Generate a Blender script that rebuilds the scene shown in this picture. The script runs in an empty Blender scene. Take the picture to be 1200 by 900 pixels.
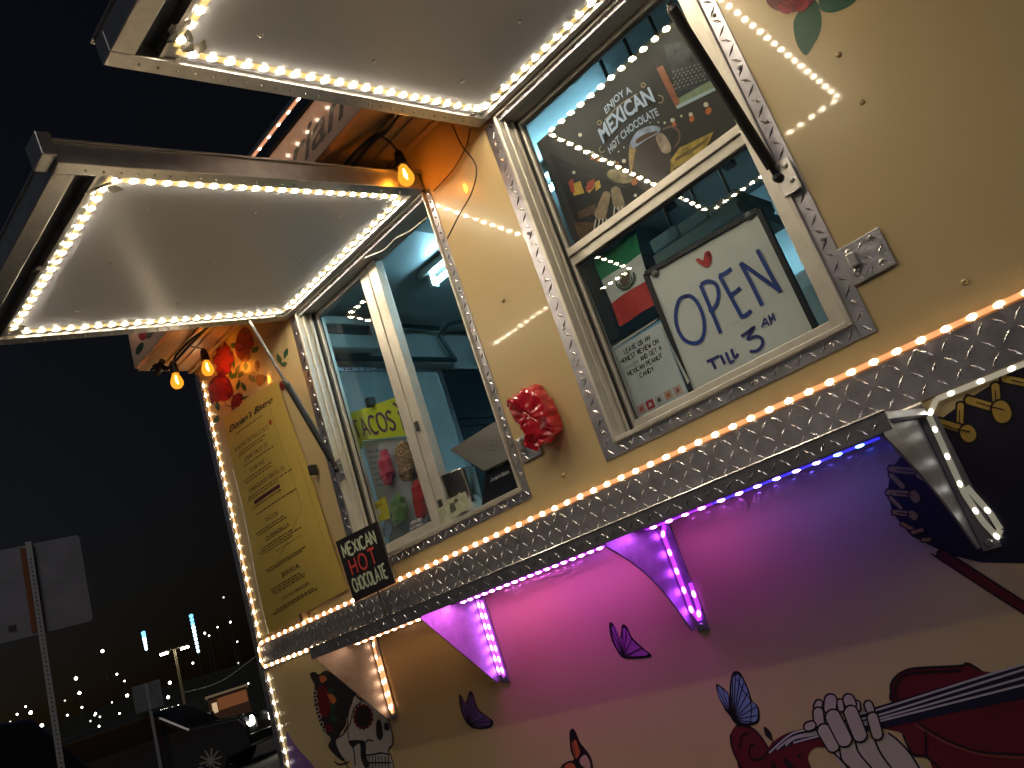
import bpy, bmesh, math, random
from mathutils import Vector, Matrix
random.seed(7)
R = math.radians
sc = bpy.context.scene
ZC = 1.35                      # eye height above the ground; geometry is written relative to it and lifted at the end

# ------------------------------------------------------------------ camera, world, light, exposure
YAW, PITCH, ROLL, FPX, CD = -0.702836, 0.281488, -0.328068, 939.706, 1.6
def cam_axes():
    cy, sy = math.cos(YAW), math.sin(YAW)
    f = Vector((sy, cy, 0)); rt = Vector((cy, -sy, 0)); up = Vector((0, 0, 1))
    f2 = math.cos(PITCH)*f + math.sin(PITCH)*up
    u2 = -math.sin(PITCH)*f + math.cos(PITCH)*up
    return (math.cos(ROLL)*rt + math.sin(ROLL)*u2, -math.sin(ROLL)*rt + math.cos(ROLL)*u2, f2)
CR, CU, CF = cam_axes()
cam = bpy.data.cameras.new('camera'); camo = bpy.data.objects.new('camera', cam)
sc.collection.objects.link(camo); sc.camera = camo
cam.sensor_width = 36; cam.lens = FPX/1200*36; cam.clip_start = 0.02; cam.clip_end = 3000
camo.matrix_world = Matrix(((CR.x, CU.x, -CF.x, 0), (CR.y, CU.y, -CF.y, -CD), (CR.z, CU.z, -CF.z, ZC), (0, 0, 0, 1)))

w = bpy.data.worlds.new('World'); sc.world = w; w.use_nodes = True
nt = w.node_tree; bg = nt.nodes['Background']
sky = nt.nodes.new('ShaderNodeTexSky'); sky.sky_type = 'NISHITA'; sky.sun_disc = False
sky.sun_elevation = R(-5); sky.sun_rotation = R(200)
nt.links.new(sky.outputs[0], bg.inputs[0]); bg.inputs[1].default_value = 0.9
sun = bpy.data.lights.new('night_fill', 'SUN'); sun.energy = 0.36; sun.angle = R(25); sun.color = (1, .90, .84)  # soft fill added from the camera side for ambient; no visible lamp
suno = bpy.data.objects.new('night_fill', sun); sc.collection.objects.link(suno)
suno.rotation_euler = (R(50), 0, R(50))
vs = sc.view_settings; vs.view_transform = 'Standard'; vs.look = 'None'; vs.exposure = 0; vs.gamma = 1; vs.use_curve_mapping = False
cy = sc.cycles
cy.use_denoising = True; cy.max_bounces = 8; cy.diffuse_bounces = 3; cy.glossy_bounces = 4; cy.transmission_bounces = 6; cy.transparent_max_bounces = 12
cy.sample_clamp_indirect = 6; cy.use_light_tree = True; cy.caustics_reflective = False; cy.caustics_refractive = False

# ------------------------------------------------------------------ helpers
def ray(px, py): return CR*((px-600)/FPX) - CU*((py-450)/FPX) + CF
def P(px, py, y=0.0):                      # point of the plane Y=y (the truck side is Y=0)
    d = ray(px, py); t = (CD+y)/d.y
    return Vector((d.x*t, y, d.z*t))
def PZ(px, py, z):
    d = ray(px, py); t = z/d.z
    return Vector((d.x*t, -CD+d.y*t, z))
def PX(px, py, x):
    d = ray(px, py); t = x/d.x
    return Vector((x, -CD+d.y*t, d.z*t))
def PD(px, py, dist):                      # point at a horizontal distance from the eye
    d = ray(px, py); t = dist/math.hypot(d.x, d.y)
    return Vector((d.x*t, -CD+d.y*t, d.z*t))
def C(ox, oy, s, pts): return [(ox+a/s, oy+b/s) for a, b in pts]

MATS = {}
def mat(name, col, rough=.5, metal=0, bump=0, bscale=60, var=0, vscale=4, emit=0, ecol=None, coat=0, spec=.5, trans=0):
    if name in MATS: return MATS[name]
    m = bpy.data.materials.new(name); m.use_nodes = True
    n = m.node_tree; b = n.nodes['Principled BSDF']
    b.inputs['Base Color'].default_value = (*col, 1); b.inputs['Roughness'].default_value = rough
    b.inputs['Metallic'].default_value = metal; b.inputs['Coat Weight'].default_value = coat; b.inputs['Coat Roughness'].default_value = .05
    b.inputs['Specular IOR Level'].default_value = spec; b.inputs['Transmission Weight'].default_value = trans
    if emit:
        b.inputs['Emission Color'].default_value = (*(ecol or col), 1); b.inputs['Emission Strength'].default_value = emit
    if var or bump:
        tc = n.nodes.new('ShaderNodeTexCoord')
    if var:
        t = n.nodes.new('ShaderNodeTexNoise'); t.inputs['Scale'].default_value = vscale; t.inputs['Detail'].default_value = 8; t.inputs['Roughness'].default_value = .65
        n.links.new(tc.outputs['Object'], t.inputs['Vector'])
        mx = n.nodes.new('ShaderNodeMix'); mx.data_type = 'RGBA'
        mx.inputs[6].default_value = (*[c*(1-var) for c in col], 1); mx.inputs[7].default_value = (*[min(1, c*(1+var)) for c in col], 1)
        rp = n.nodes.new('ShaderNodeMapRange'); rp.inputs[1].default_value = .3; rp.inputs[2].default_value = .7
        n.links.new(t.outputs[0], rp.inputs[0]); n.links.new(rp.outputs[0], mx.inputs[0]); n.links.new(mx.outputs[2], b.inputs['Base Color'])
        r2 = n.nodes.new('ShaderNodeMapRange'); r2.inputs[3].default_value = max(0, rough*(1-var*.8)); r2.inputs[4].default_value = min(1, rough*(1+var*.8))
        n.links.new(t.outputs[0], r2.inputs[0]); n.links.new(r2.outputs[0], b.inputs['Roughness'])
    if bump:
        t2 = n.nodes.new('ShaderNodeTexNoise'); t2.inputs['Scale'].default_value = bscale; t2.inputs['Detail'].default_value = 4
        n.links.new(tc.outputs['Object'], t2.inputs['Vector'])
        bp = n.nodes.new('ShaderNodeBump'); bp.inputs['Strength'].default_value = bump; bp.inputs['Distance'].default_value = .01
        n.links.new(t2.outputs[0], bp.inputs['Height']); n.links.new(bp.outputs[0], b.inputs['Normal'])
    MATS[name] = m; return m
def glass_mat():
    m = bpy.data.materials.new('window_glass'); m.use_nodes = True; n = m.node_tree; n.nodes.clear()
    o = n.nodes.new('ShaderNodeOutputMaterial'); mx = n.nodes.new('ShaderNodeMixShader')
    tr = n.nodes.new('ShaderNodeBsdfTransparent'); tr.inputs[0].default_value = (.93, .96, .97, 1)
    gl = n.nodes.new('ShaderNodeBsdfGlossy'); gl.inputs['Roughness'].default_value = .0; 
    lw = n.nodes.new('ShaderNodeLayerWeight'); pw = n.nodes.new('ShaderNodeMath'); pw.operation = 'POWER'; pw.inputs[1].default_value = 5
    fr = n.nodes.new('ShaderNodeMath'); fr.operation = 'MULTIPLY_ADD'; fr.inputs[1].default_value = .95; fr.inputs[2].default_value = .045   # Schlick
    n.links.new(lw.outputs['Facing'], pw.inputs[0]); n.links.new(pw.outputs[0], fr.inputs[0])
    n.links.new(fr.outputs[0], mx.inputs[0]); n.links.new(tr.outputs[0], mx.inputs[1]); n.links.new(gl.outputs[0], mx.inputs[2]); n.links.new(mx.outputs[0], o.inputs[0])
    return m

M_wall = mat('cream_paint', (.62, .475, .25), .30, coat=.55, var=.05, vscale=1.7, bump=.022, bscale=3.2)
M_alu = mat('brushed_aluminium', (.62, .61, .60), .34, .9, bump=.05, bscale=140, var=.12, vscale=30)
M_frame = mat('anodised_window_frame', (.66, .63, .57), .42, .45, bump=.03, bscale=120, var=.1, vscale=25)
M_plate = mat('tread_plate', (.50, .49, .55), .40, 1, bump=.10, bscale=90, var=.22, vscale=22)
M_lug = mat('tread_lug', (.58, .57, .62), .26, 1, bump=.05, bscale=150)
M_hatch = mat('hatch_liner', (.74, .78, .88), .24, 0, var=.03, vscale=2, bump=.012, bscale=5)
M_black = mat('black_plastic', (.012, .012, .013), .4)
M_rubber = mat('black_rubber', (.02, .02, .02), .7)
M_dark = mat('dark_seal', (.03, .03, .032), .6)
M_steel = mat('bolt_steel', (.6, .6, .6), .3, 1)
M_glass = glass_mat()
M_sleeve = mat('clear_silicone_sleeve', (.75, .7, .55), .3, emit=0)

class MB:
    def __init__(s): s.v = []; s.f = []
    def add(s, vs, fs):
        o = len(s.v); s.v += [Vector(a) for a in vs]; s.f += [tuple(o+i for i in f) for f in fs]; return s
    def box(s, x0, x1, y0, y1, z0, z1):
        return s.obox(Vector((x0, y0, z0)), Vector((x1-x0, 0, 0)), Vector((0, y1-y0, 0)), Vector((0, 0, z1-z0)))
    def obox(s, o, a, b, c):
        o, a, b, c = Vector(o), Vector(a), Vector(b), Vector(c)
        if a.cross(b).dot(c) < 0: a, b = b, a
        vs = [o, o+a, o+a+b, o+b, o+c, o+a+c, o+a+b+c, o+b+c]
        return s.add(vs, [(3, 2, 1, 0), (4, 5, 6, 7), (0, 1, 5, 4), (1, 2, 6, 5), (2, 3, 7, 6), (3, 0, 4, 7)])
    def bar(s, a, b, w_, h, up=(0, 0, 1)):         # box along a..b
        a, b = Vector(a), Vector(b); d = (b-a); t = d.normalized(); u = Vector(up); sd = t.cross(u)
        if sd.length < 1e-5: sd = t.cross(Vector((1, 0, 0)))
        sd.normalize(); u = sd.cross(t)
        return s.obox(a - sd*w_/2 - u*h/2, d, sd*w_, u*h)
    def tube(s, pts, r, n=8, cap=True):
        pts = [Vector(p) for p in pts]; rs = r if isinstance(r, (list, tuple)) else [r]*len(pts)
        prev = None; rings = []
        for i, p in enumerate(pts):
            t = (pts[min(i+1, len(pts)-1)] - pts[max(i-1, 0)])
            t = t.normalized() if t.length > 1e-9 else Vector((0, 0, 1))
            if prev is None:
                u = t.cross(Vector((0.13, .21, 1)));
                if u.length < 1e-3: u = t.cross(Vector((1, 0, 0)))
            else: u = prev - t*prev.dot(t)
            u.normalize(); prev = u; v = t.cross(u)
            rings.append([p + (u*math.cos(2*math.pi*k/n) + v*math.sin(2*math.pi*k/n))*rs[i] for k in range(n)])
        vs = [q for r_ in rings for q in r_]; fs = []
        for i in range(len(pts)-1):
            for k in range(n):
                a = i*n+k; b = i*n+(k+1) % n; fs.append((a, b, b+n, a+n))
        if cap: fs += [tuple(range(n-1, -1, -1)), tuple((len(pts)-1)*n+k for k in range(n))]
        return s.add(vs, fs)
    def lathe(s, prof, c, axis=(0, 0, 1), n=16):     # prof: (radius, height)
        ax = Vector(axis).normalized(); u = ax.cross(Vector((.2, .3, 1)) if abs(ax.z) < .9 else Vector((1, 0, 0))).normalized(); v = ax.cross(u); c = Vector(c)
        vs = []; fs = []
        for r, h in prof:
            for k in range(n):
                a = 2*math.pi*k/n; vs.append(c + ax*h + (u*math.cos(a)+v*math.sin(a))*r)
        for i in range(len(prof)-1):
            for k in range(n):
                a = i*n+k; b = i*n+(k+1) % n; fs.append((a, b, b+n, a+n))
        fs += [tuple(range(n-1, -1, -1)), tuple((len(prof)-1)*n+k for k in range(n))]
        return s.add(vs, fs)
    def prism(s, pts, d):                            # planar outline extruded by vector d
        pts = [Vector(p) for p in pts]; n = len(pts); d = Vector(d)
        nn = sum(((pts[i]-pts[0]).cross(pts[(i+1) % n]-pts[0]) for i in range(n)), Vector())
        if nn.dot(d) > 0: pts = pts[::-1]
        return s.add(pts + [p+d for p in pts], [tuple(range(n)), tuple(range(2*n-1, n-1, -1))] + [(i, i+n, (i+1) % n+n, (i+1) % n) for i in range(n)])
    def poly(s, pts, face=(0, -1, 0)):
        pts = [Vector(p) for p in pts]; n = len(pts)
        nn = sum(((pts[i]-pts[0]).cross(pts[(i+1) % n]-pts[0]) for i in range(n)), Vector())
        if nn.dot(Vector(face)) < 0: pts = pts[::-1]
        return s.add(pts, [tuple(range(n))])
    def ribbon(s, pts, w_, nrm=(0, -1, 0), closed=False):   # flat mitred ribbon
        pts = [Vector(p) for p in pts]; nrm = Vector(nrm); n = len(pts); L = []
        ws = w_ if isinstance(w_, (list, tuple)) else [w_]*n
        for i, p in enumerate(pts):
            a = pts[(i-1) % n] if (closed or i > 0) else p; b = pts[(i+1) % n] if (closed or i < n-1) else p
            t1 = (p-a); t2 = (b-p)
            t1 = t1.normalized() if t1.length > 1e-9 else t2.normalized(); t2 = t2.normalized() if t2.length > 1e-9 else t1
            t = (t1+t2); t = t.normalized() if t.length > .3 else t1
            sd = nrm.cross(t); k = 1/max(.5, abs(t.dot(t1)))
            L += [p + sd*ws[i]/2*k, p - sd*ws[i]/2*k]
        fs = []
        for i in range(n if closed else n-1):
            a = 2*i; b = 2*((i+1) % n); fs.append((a, a+1, b+1, b))
        o = len(s.v); s.add(L, fs)
        f = fs[0]; q = [L[i] for i in f]
        if (q[1]-q[0]).cross(q[2]-q[0]).dot(nrm) < 0: s.f[-len(fs):] = [g[::-1] for g in s.f[-len(fs):]]
        return s

def origin(o):
    v = Vector()
    while o: v += o.location; o = o.parent
    return v
def mk(name, mb, material, parent=None, bev=0, smooth=False, label=None, kind=None, loc=None):
    off = origin(parent) if parent else Vector(loc or (0, 0, 0))
    me = bpy.data.meshes.new(name); me.from_pydata([v-off for v in mb.v], [], mb.f); me.update()
    for m in (material if isinstance(material, (list, tuple)) else [material]): me.materials.append(m)
    if smooth: me.polygons.foreach_set('use_smooth', [True]*len(me.polygons))
    o = bpy.data.objects.new(name, me); sc.collection.objects.link(o)
    if parent: o.parent = parent
    else: o.location = off
    if bev:
        b = o.modifiers.new('bevel', 'BEVEL'); b.width = bev; b.segments = 2; b.limit_method = 'ANGLE'
    if label: o['label'] = label
    if kind: o['kind'] = kind
    return o
def thing(name, label, cat, loc=(0, 0, 0), group=None):
    o = bpy.data.objects.new(name, None); sc.collection.objects.link(o); o.location = loc; o.empty_display_size = .1
    o['label'] = label; o['category'] = cat
    if group: o['group'] = group
    return o
def tag(o, label, cat, group=None):
    o['label'] = label; o['category'] = cat
    if group: o['group'] = group
    return o
def structure(o): o['kind'] = 'structure'; return o
def smooth_path(pts, k=6, closed=False):
    pts = [Vector(p) for p in pts]; n = len(pts); out = []
    for i in range(n if closed else n-1):
        p0 = pts[(i-1) % n] if closed or i > 0 else pts[i]; p1 = pts[i]; p2 = pts[(i+1) % n]; p3 = pts[(i+2) % n] if closed or i+2 < n else p2
        for j in range(k):
            t = j/k
            out.append(.5*((2*p1) + (p2-p0)*t + (2*p0-5*p1+4*p2-p3)*t*t + (3*p1-p0-3*p2+p3)*t**3))
    if not closed: out.append(pts[-1])
    return out
def rot_pt(p, c, a): return (c[0]+(p[0]-c[0])*math.cos(a)-(p[1]-c[1])*math.sin(a), c[1]+(p[0]-c[0])*math.sin(a)+(p[1]-c[1])*math.cos(a))

# flat print: outlines traced on the plane Y=y; layer lifts each sheet a little towards the street
LAYER = .0005
def flat(pts, y, layer, sm=True, k=4):
    q = [P(a, b, y) for a, b in pts]
    if sm: q = smooth_path(q, k, True)
    return [Vector((p.x, y-layer*LAYER, p.z)) for p in q]
def shape(mb, pts, y=0, layer=1, sm=True): return mb.poly(flat(pts, y, layer, sm))
def line(mb, pts, wpx, y=0, layer=2, sm=True, closed=False):
    q = [P(a, b, y) for a, b in pts]
    if sm and len(q) > 2: q = smooth_path(q, 4, closed)
    q = [Vector((p.x, y-layer*LAYER, p.z)) for p in q]
    return mb.ribbon(q, wpx, closed=closed)
def ell(cx, cz, a, b, rot=0, n=18): return [rot_pt((cx+a*math.cos(2*math.pi*k/n), cz+b*math.sin(2*math.pi*k/n)), (cx, cz), rot) for k in range(n)]
def caps(x0, y0, x1, y1, r, n=6, r2=None):
    a = math.atan2(y1-y0, x1-x0); r2 = r2 or r; out = []
    for k in range(n+1): t = a+math.pi/2+math.pi*k/n; out.append((x0+r*math.cos(t), y0+r*math.sin(t)))
    for k in range(n+1): t = a-math.pi/2+math.pi*k/n; out.append((x1+r2*math.cos(t), y1+r2*math.sin(t)))
    return out
def lens(x0, y0, x1, y1, w_):
    dx, dy = x1-x0, y1-y0; l = math.hypot(dx, dy); nx, ny = -dy/l*w_/2, dx/l*w_/2
    return [(x0, y0), (x0+dx*.3+nx*.85, y0+dy*.3+ny*.85), (x0+dx*.55+nx, y0+dy*.55+ny), (x0+dx*.85+nx*.4, y0+dy*.85+ny*.4), (x1, y1), (x0+dx*.85-nx*.4, y0+dy*.85-ny*.4), (x0+dx*.55-nx, y0+dy*.55-ny), (x0+dx*.3-nx*.85, y0+dy*.3-ny*.85)]

# hand-lettered stroke capitals on a unit cell
def arc(cx, cy, rx, ry, a0, a1, n=9): return [(cx+rx*math.cos(R(a0+(a1-a0)*k/n)), cy+ry*math.sin(R(a0+(a1-a0)*k/n))) for k in range(n+1)]
GL = {
 'A': [[(0, 0), (.35, 1), (.7, 0)], [(.14, .38), (.56, .38)]], 'B': [[(0, 0), (0, 1), (.4, .98), (.55, .78), (.4, .55), (0, .52)], [(.36, .54), (.62, .3), (.42, .02), (0, 0)]],
 'C': [arc(.4, .5, .4, .5, 50, 310)], 'D': [[(0, 0), (0, 1), (.4, .92), (.62, .5), (.4, .08), (0, 0)]], 'E': [[(.55, 1), (0, 1), (0, 0), (.58, 0)], [(0, .52), (.45, .52)]],
 'F': [[(.55, 1), (0, 1), (0, 0)], [(0, .52), (.45, .52)]], 'G': [arc(.4, .5, .4, .5, 50, 330) + [(.76, .45), (.45, .45)]], 'H': [[(0, 0), (0, 1)], [(.62, 0), (.62, 1)], [(0, .5), (.62, .5)]],
 'I': [[(.1, 0), (.1, 1)]], 'L': [[(0, 1), (0, 0), (.5, 0)]], 'M': [[(0, 0), (.06, 1), (.4, .3), (.74, 1), (.8, 0)]], 'N': [[(0, 0), (0, 1), (.6, 0), (.6, 1)]],
 'O': [arc(.4, .5, .4, .5, 90, 445, 14)], 'P': [[(0, 0), (0, 1), (.42, .96), (.58, .74), (.42, .5), (0, .48)]], 'Q': [arc(.4, .5, .4, .5, 90, 445, 14), [(.5, .25), (.8, -.05)]],
 'R': [[(0, 0), (0, 1), (.42, .96), (.56, .76), (.42, .54), (0, .5)], [(.3, .5), (.6, 0)]], 'S': [[(.55, .86), (.35, 1), (.1, .9), (.05, .7), (.3, .52), (.55, .32), (.48, .08), (.22, 0), (0, .14)]],
 'T': [[(0, 1), (.7, 1)], [(.35, 1), (.35, 0)]], 'U': [[(0, 1), (0, .25), (.15, .02), (.45, .02), (.6, .25), (.6, 1)]], 'V': [[(0, 1), (.33, 0), (.66, 1)]], 'W': [[(0, 1), (.2, 0), (.42, .7), (.64, 0), (.85, 1)]],
 'X': [[(0, 0), (.62, 1)], [(0, 1), (.62, 0)]], 'Y': [[(0, 1), (.32, .5), (.64, 1)], [(.32, .5), (.3, 0)]], 'J': [[(.5, 1), (.5, .2), (.3, 0), (.05, .15)]],
 'g': [arc(.3, .32, .28, .3, 60, 420, 12), [(.58, .6), (.58, -.2), (.3, -.35), (.05, -.2)]], 'o': [arc(.3, .32, .3, .32, 90, 445, 12)], 'l': [[(.1, 1), (.1, 0)]], 'e': [[(.02, .34), (.56, .36)] + arc(.3, .32, .28, .32, 10, 320, 10)],
 'y': [[(0, .65), (.28, .1)], [(.56, .65), (.1, -.4)]], '3': [[(.02, .88), (.3, 1), (.52, .8), (.28, .54), (.58, .3), (.3, 0), (0, .12)]], '$': [[(.5, .8), (.25, .9), (.05, .7), (.5, .3), (.3, .1), (0, .2)], [(.27, 1), (.27, 0)]],
}
def gw(c): return max(p[0] for s in GL[c] for p in s) if c in GL else .35
def text_w(t, gap=.22): return sum(gw(c)+gap for c in t) - gap
def letters(mb, t, fmap, x, y, h, wid=None, sw=.14, gap=.22, jit=.0, nrm=(0, -1, 0)):
    """stroke text; fmap(u,v)->point; x,y left baseline, h cap height, wid total width"""
    sx = (wid/text_w(t, gap)) if wid else h
    cx = x; n = 0
    for c in t:
        if c in GL:
            jy = random.uniform(-jit, jit)*h
            for st in GL[c]:
                pts = [fmap(cx+p[0]*sx, y+jy+p[1]*h) for p in st]
                if len(pts) > 3: pts = smooth_path(pts, 2)
                off = Vector(nrm)*(.00012*(n % 5)); n += 1
                mb.ribbon([p+off for p in pts], sw*h_len(fmap, x, y, h), nrm)
        cx += (gw(c)+gap)*sx
    return mb
def h_len(fmap, x, y, h): return (fmap(x, y+h)-fmap(x, y)).length
def quadmap(bl, br, tr, tl, nrm=None, lift=.0008):
    bl, br, tr, tl = map(Vector, (bl, br, tr, tl))
    n = (br-bl).cross(tl-bl).normalized() if nrm is None else Vector(nrm)
    return (lambda u, v: (bl*(1-u)*(1-v)+br*u*(1-v)+tr*u*v+tl*(1-u)*v) + n*lift), n
def font_mesh(t, shear=0, bold=0):
    cu = bpy.data.curves.new('lettering', 'FONT'); cu.body = t; cu.shear = shear; cu.offset = bold; cu.resolution_u = 3
    o = bpy.data.objects.new('lettering', cu); sc.collection.objects.link(o)
    dg = bpy.context.evaluated_depsgraph_get(); me = bpy.data.meshes.new_from_object(o.evaluated_get(dg))
    vs = [v.co.copy() for v in me.vertices]; fs = [tuple(p.vertices) for p in me.polygons]
    bpy.data.objects.remove(o); bpy.data.meshes.remove(me)
    return vs, fs
def typed(mb, t, fmap, x, y, wid, h, shear=0, bold=0, bend=0, nrm=(0, -1, 0)):
    vs, fs = font_mesh(t, shear, bold)
    x0 = min(v.x for v in vs); x1 = max(v.x for v in vs); y1 = .73
    q = [fmap(x+(v.x-x0)/(x1-x0)*wid, y + v.y/y1*h + bend*(1-(2*(v.x-x0)/(x1-x0)-1)**2)) for v in vs]
    f0 = fs[0]
    if (q[f0[1]]-q[f0[0]]).cross(q[f0[2]]-q[f0[0]]).dot(Vector(nrm)) < 0: fs = [f[::-1] for f in fs]
    return mb.add(q, fs)

# tread plate: a sheet and the raised lens-shaped lugs that stand on it
def lugs(o, u, v, n, w_, h, pitch=.033, L=.027, T=.0048, H=.0011, skip=None):
    mb = MB(); o, u, v, n = map(Vector, (o, u, v, n)); nx = max(1, int(w_/pitch)); ny = max(1, round(h/pitch))
    px_, py_ = w_/nx, h/ny
    for i in range(nx):
        for j in range(ny):
            c = o + u*(i+.5)*px_ + v*(j+.5)*py_; s = 1 if (i+j) % 2 else -1
            a = R(45)*s + random.uniform(-.06, .06)
            t = u*math.cos(a)+v*math.sin(a); b = n.cross(t)
            l2 = min(L, .92*min(px_, py_)*1.25)/2
            mb.add([c-t*l2, c+b*T/2, c+t*l2, c-b*T/2, c-t*l2*.45+n*H, c+t*l2*.45+n*H], [(0, 3, 5, 4), (0, 4, 1), (1, 4, 5, 2), (2, 5, 3)])
    return mb

def rivet(mb, c, n=(0, -1, 0), r=.006):
    return mb.lathe([(r, 0), (r, .0015), (r*.75, .0035), (r*.3, .0045), (r*.25, .003)], c, n, 10)

# LED strips: a clear tape with one small lens per lamp
LEDM = {}
def led_mat(col, strength):
    k = (col, strength)
    if k not in LEDM:
        LEDM[k] = mat('led_lens_%d' % len(LEDM), (.9, .9, .9), .4, emit=strength, ecol=col)
    return LEDM[k]
def sleeve_mat(col, strength):
    k = ('s', col, strength)
    if k not in LEDM:
        LEDM[k] = mat('lit_sleeve_%d' % len(LEDM), (.6, .55, .45), .3, emit=strength, ecol=col)
    return LEDM[k]
LENS = {}
def lens_mesh(m, a, b, h):
    k = (m.name, a, b, h)
    if k not in LENS:
        mb = MB(); n = 8
        vs = [(a*math.cos(2*math.pi*i/n), b*math.sin(2*math.pi*i/n), 0) for i in range(n)] + [(a*.7*math.cos(2*math.pi*i/n), b*.7*math.sin(2*math.pi*i/n), h) for i in range(n)]
        fs = [(i, (i+1) % n, n+(i+1) % n, n+i) for i in range(n)] + [tuple(range(n, 2*n))]
        me = bpy.data.meshes.new('lamp_lens'); me.from_pydata(vs, [], fs); me.materials.append(m); LENS[k] = me
    return LENS[k]
def walk(pts, step, start=.5):
    pts = [Vector(p) for p in pts]; d = start*step; out = []
    for a, b in zip(pts, pts[1:]):
        l = (b-a).length
        while d < l: out.append((a+(b-a)*(d/l), (b-a)/l)); d += step
        d -= l
    return out
def led_strip(name, label, runs, group=None, wide=.010, a=.0085, b=.0055, h=.0014, spacing=.042, tape_r=1):
    """runs: (points, normal, colour function(pos)->rgb, lens strength, sleeve rgb, sleeve strength)"""
    base = Vector(runs[0][0][0]); t = thing(name, label, 'light strip', base, group)
    for pts, nrm, colf, st, scol, sst in runs:
        pts = [Vector(p) for p in pts]; nrm = Vector(nrm).normalized()
        mb = MB(); prev = None
        for p, q in zip(pts, pts[1:]):
            tt = (q-p).normalized(); sd = nrm.cross(tt)*wide/2
            ring = lambda c: [c-sd, c+sd, c+sd+nrm*.002, c-sd+nrm*.002]
            mb.add(ring(p)+ring(q), [(0, 1, 5, 4), (1, 2, 6, 5), (2, 3, 7, 6), (3, 0, 4, 7), (3, 2, 1, 0), (4, 5, 6, 7)])
        mk('tape', mb, sleeve_mat(scol, sst), t)
        for p, tt in walk(pts, spacing):
            me = lens_mesh(led_mat(colf(p), st), a, b, h)
            o = bpy.data.objects.new('lamp', me); sc.collection.objects.link(o); o.parent = t
            sd = nrm.cross(tt); o.matrix_local = Matrix.Translation(p - base + nrm*.0022) @ Matrix((tt, sd, nrm)).transposed().to_4x4()
    return t

# ================================================================== SETTING
def ground():
    S = 420; mb = MB().poly([(-S, -S, -ZC), (S, -S, -ZC), (S, S, -ZC), (-S, S, -ZC)], (0, 0, 1))
    structure(mk('ground', mb, mat('asphalt', (.15, .145, .14), .85, bump=.4, bscale=90, var=.3, vscale=1.5)))
    # the dark hillside the town climbs
    mb = MB(); na, nr = 48, 10
    vs = []
    for j in range(nr+1):
        for i in range(na+1):
            a = R(40 + 190*i/na); d = 115 + 30*j
            vs.append((d*math.cos(a), -CD+d*math.sin(a), -ZC-.4 + (d-115)*.085 + 1.5*math.sin(i*.9)*math.sin(j*.7)*(j > 0)))
    mb.add(vs, [(j*(na+1)+i, (j+1)*(na+1)+i, (j+1)*(na+1)+i+1, j*(na+1)+i+1) for j in range(nr) for i in range(na)])
    return structure(mk('hill', mb, mat('dark_hillside', (.018, .022, .015), .95, bump=.5, bscale=2)))
GROUND = ground()

# ================================================================== THE TRUCK
T = thing('food_truck', 'cream food truck with raised window hatches, tread plate trim and painted mural', 'food truck', (0, 0, 0))
XL, XR, ZT, ZB = -3.03, 2.7, 1.66, -.85
W1 = (-1.095, -.470, .325, 1.30)      # openings x0 x1 z0 z1
W2 = (-2.215, -1.445, .325, 1.28)
mb = MB()
xs = [XL, W2[0], W2[1], W1[0], W1[1], XR]; 
def wall_cells():
    cols = [(XL, W2[0], None), (W2[0], W2[1], W2), (W2[1], W1[0], None), (W1[0], W1[1], W1), (W1[1], XR, None)]
    for x0, x1, w_ in cols:
        if w_ is None: yield (x0, x1, ZB, ZT)
        else: yield (x0, x1, ZB, w_[2]); yield (x0, x1, w_[3], ZT)
for x0, x1, z0, z1 in wall_cells():
    mb.add([(x0, 0, z0), (x1, 0, z0), (x1, 0, z1), (x0, 0, z1)], [(0, 1, 2, 3)])
    mb.add([(x0, .095, z0), (x1, .095, z0), (x1, .095, z1), (x0, .095, z1)], [(3, 2, 1, 0)])
for x0, x1, z0, z1 in (W1, W2):
    a = [(x0, 0, z0), (x1, 0, z0), (x1, 0, z1), (x0, 0, z1)]; b = [(x, .095, z) for x, _, z in a]
    mb.add(a+b, [(i, i+4, (i+1) % 4+4, (i+1) % 4) for i in range(4)])
mk('side_wall', mb, M_wall, T)
mk('end_wall', MB().box(XL, XL+.04, .096, 2.25, ZB, ZT), M_wall, T)
mk('end_wall', MB().box(XR-.04, XR, .096, 2.25, ZB, ZT), M_wall, T)
mk('back_wall', MB().box(XL+.041, XR-.041, 2.2, 2.25, ZB, ZT), M_wall, T)
mk('roof', MB().box(XL-.02, XR+.02, -.02, 2.27, ZT+.002, ZT+.05), M_alu, T)
mk('chassis', MB().box(XL+.15, XR-.15, .15, 2.1, -1.05, ZB-.002), M_black, T)
for wx in (-1.9, 1.7):
    for wy in (.16, 1.9):
        tb = mk('wheel', MB().lathe([(.25, -.1), (.36, -.1), (.38, -.06), (.38, .06), (.36, .1), (.25, .1)], (wx, wy+.06, -.97), (0, 1, 0), 28), M_rubber, T)
        mk('rim', MB().lathe([(.24, -.105), (.24, .105)], (wx, wy+.06, -.97), (0, 1, 0), 24), M_alu, tb)
# interior liner
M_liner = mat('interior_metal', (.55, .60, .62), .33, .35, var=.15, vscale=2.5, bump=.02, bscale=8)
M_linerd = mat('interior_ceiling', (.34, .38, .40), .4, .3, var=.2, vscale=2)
mk('interior_floor', MB().box(XL+.05, XR-.05, .097, 2.19, ZB+.002, ZB+.05), M_dark, T)
mk('interior_ceiling', MB().box(XL+.05, XR-.05, .097, 2.19, 2.0, 2.03), M_linerd, T) if False else None

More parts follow.
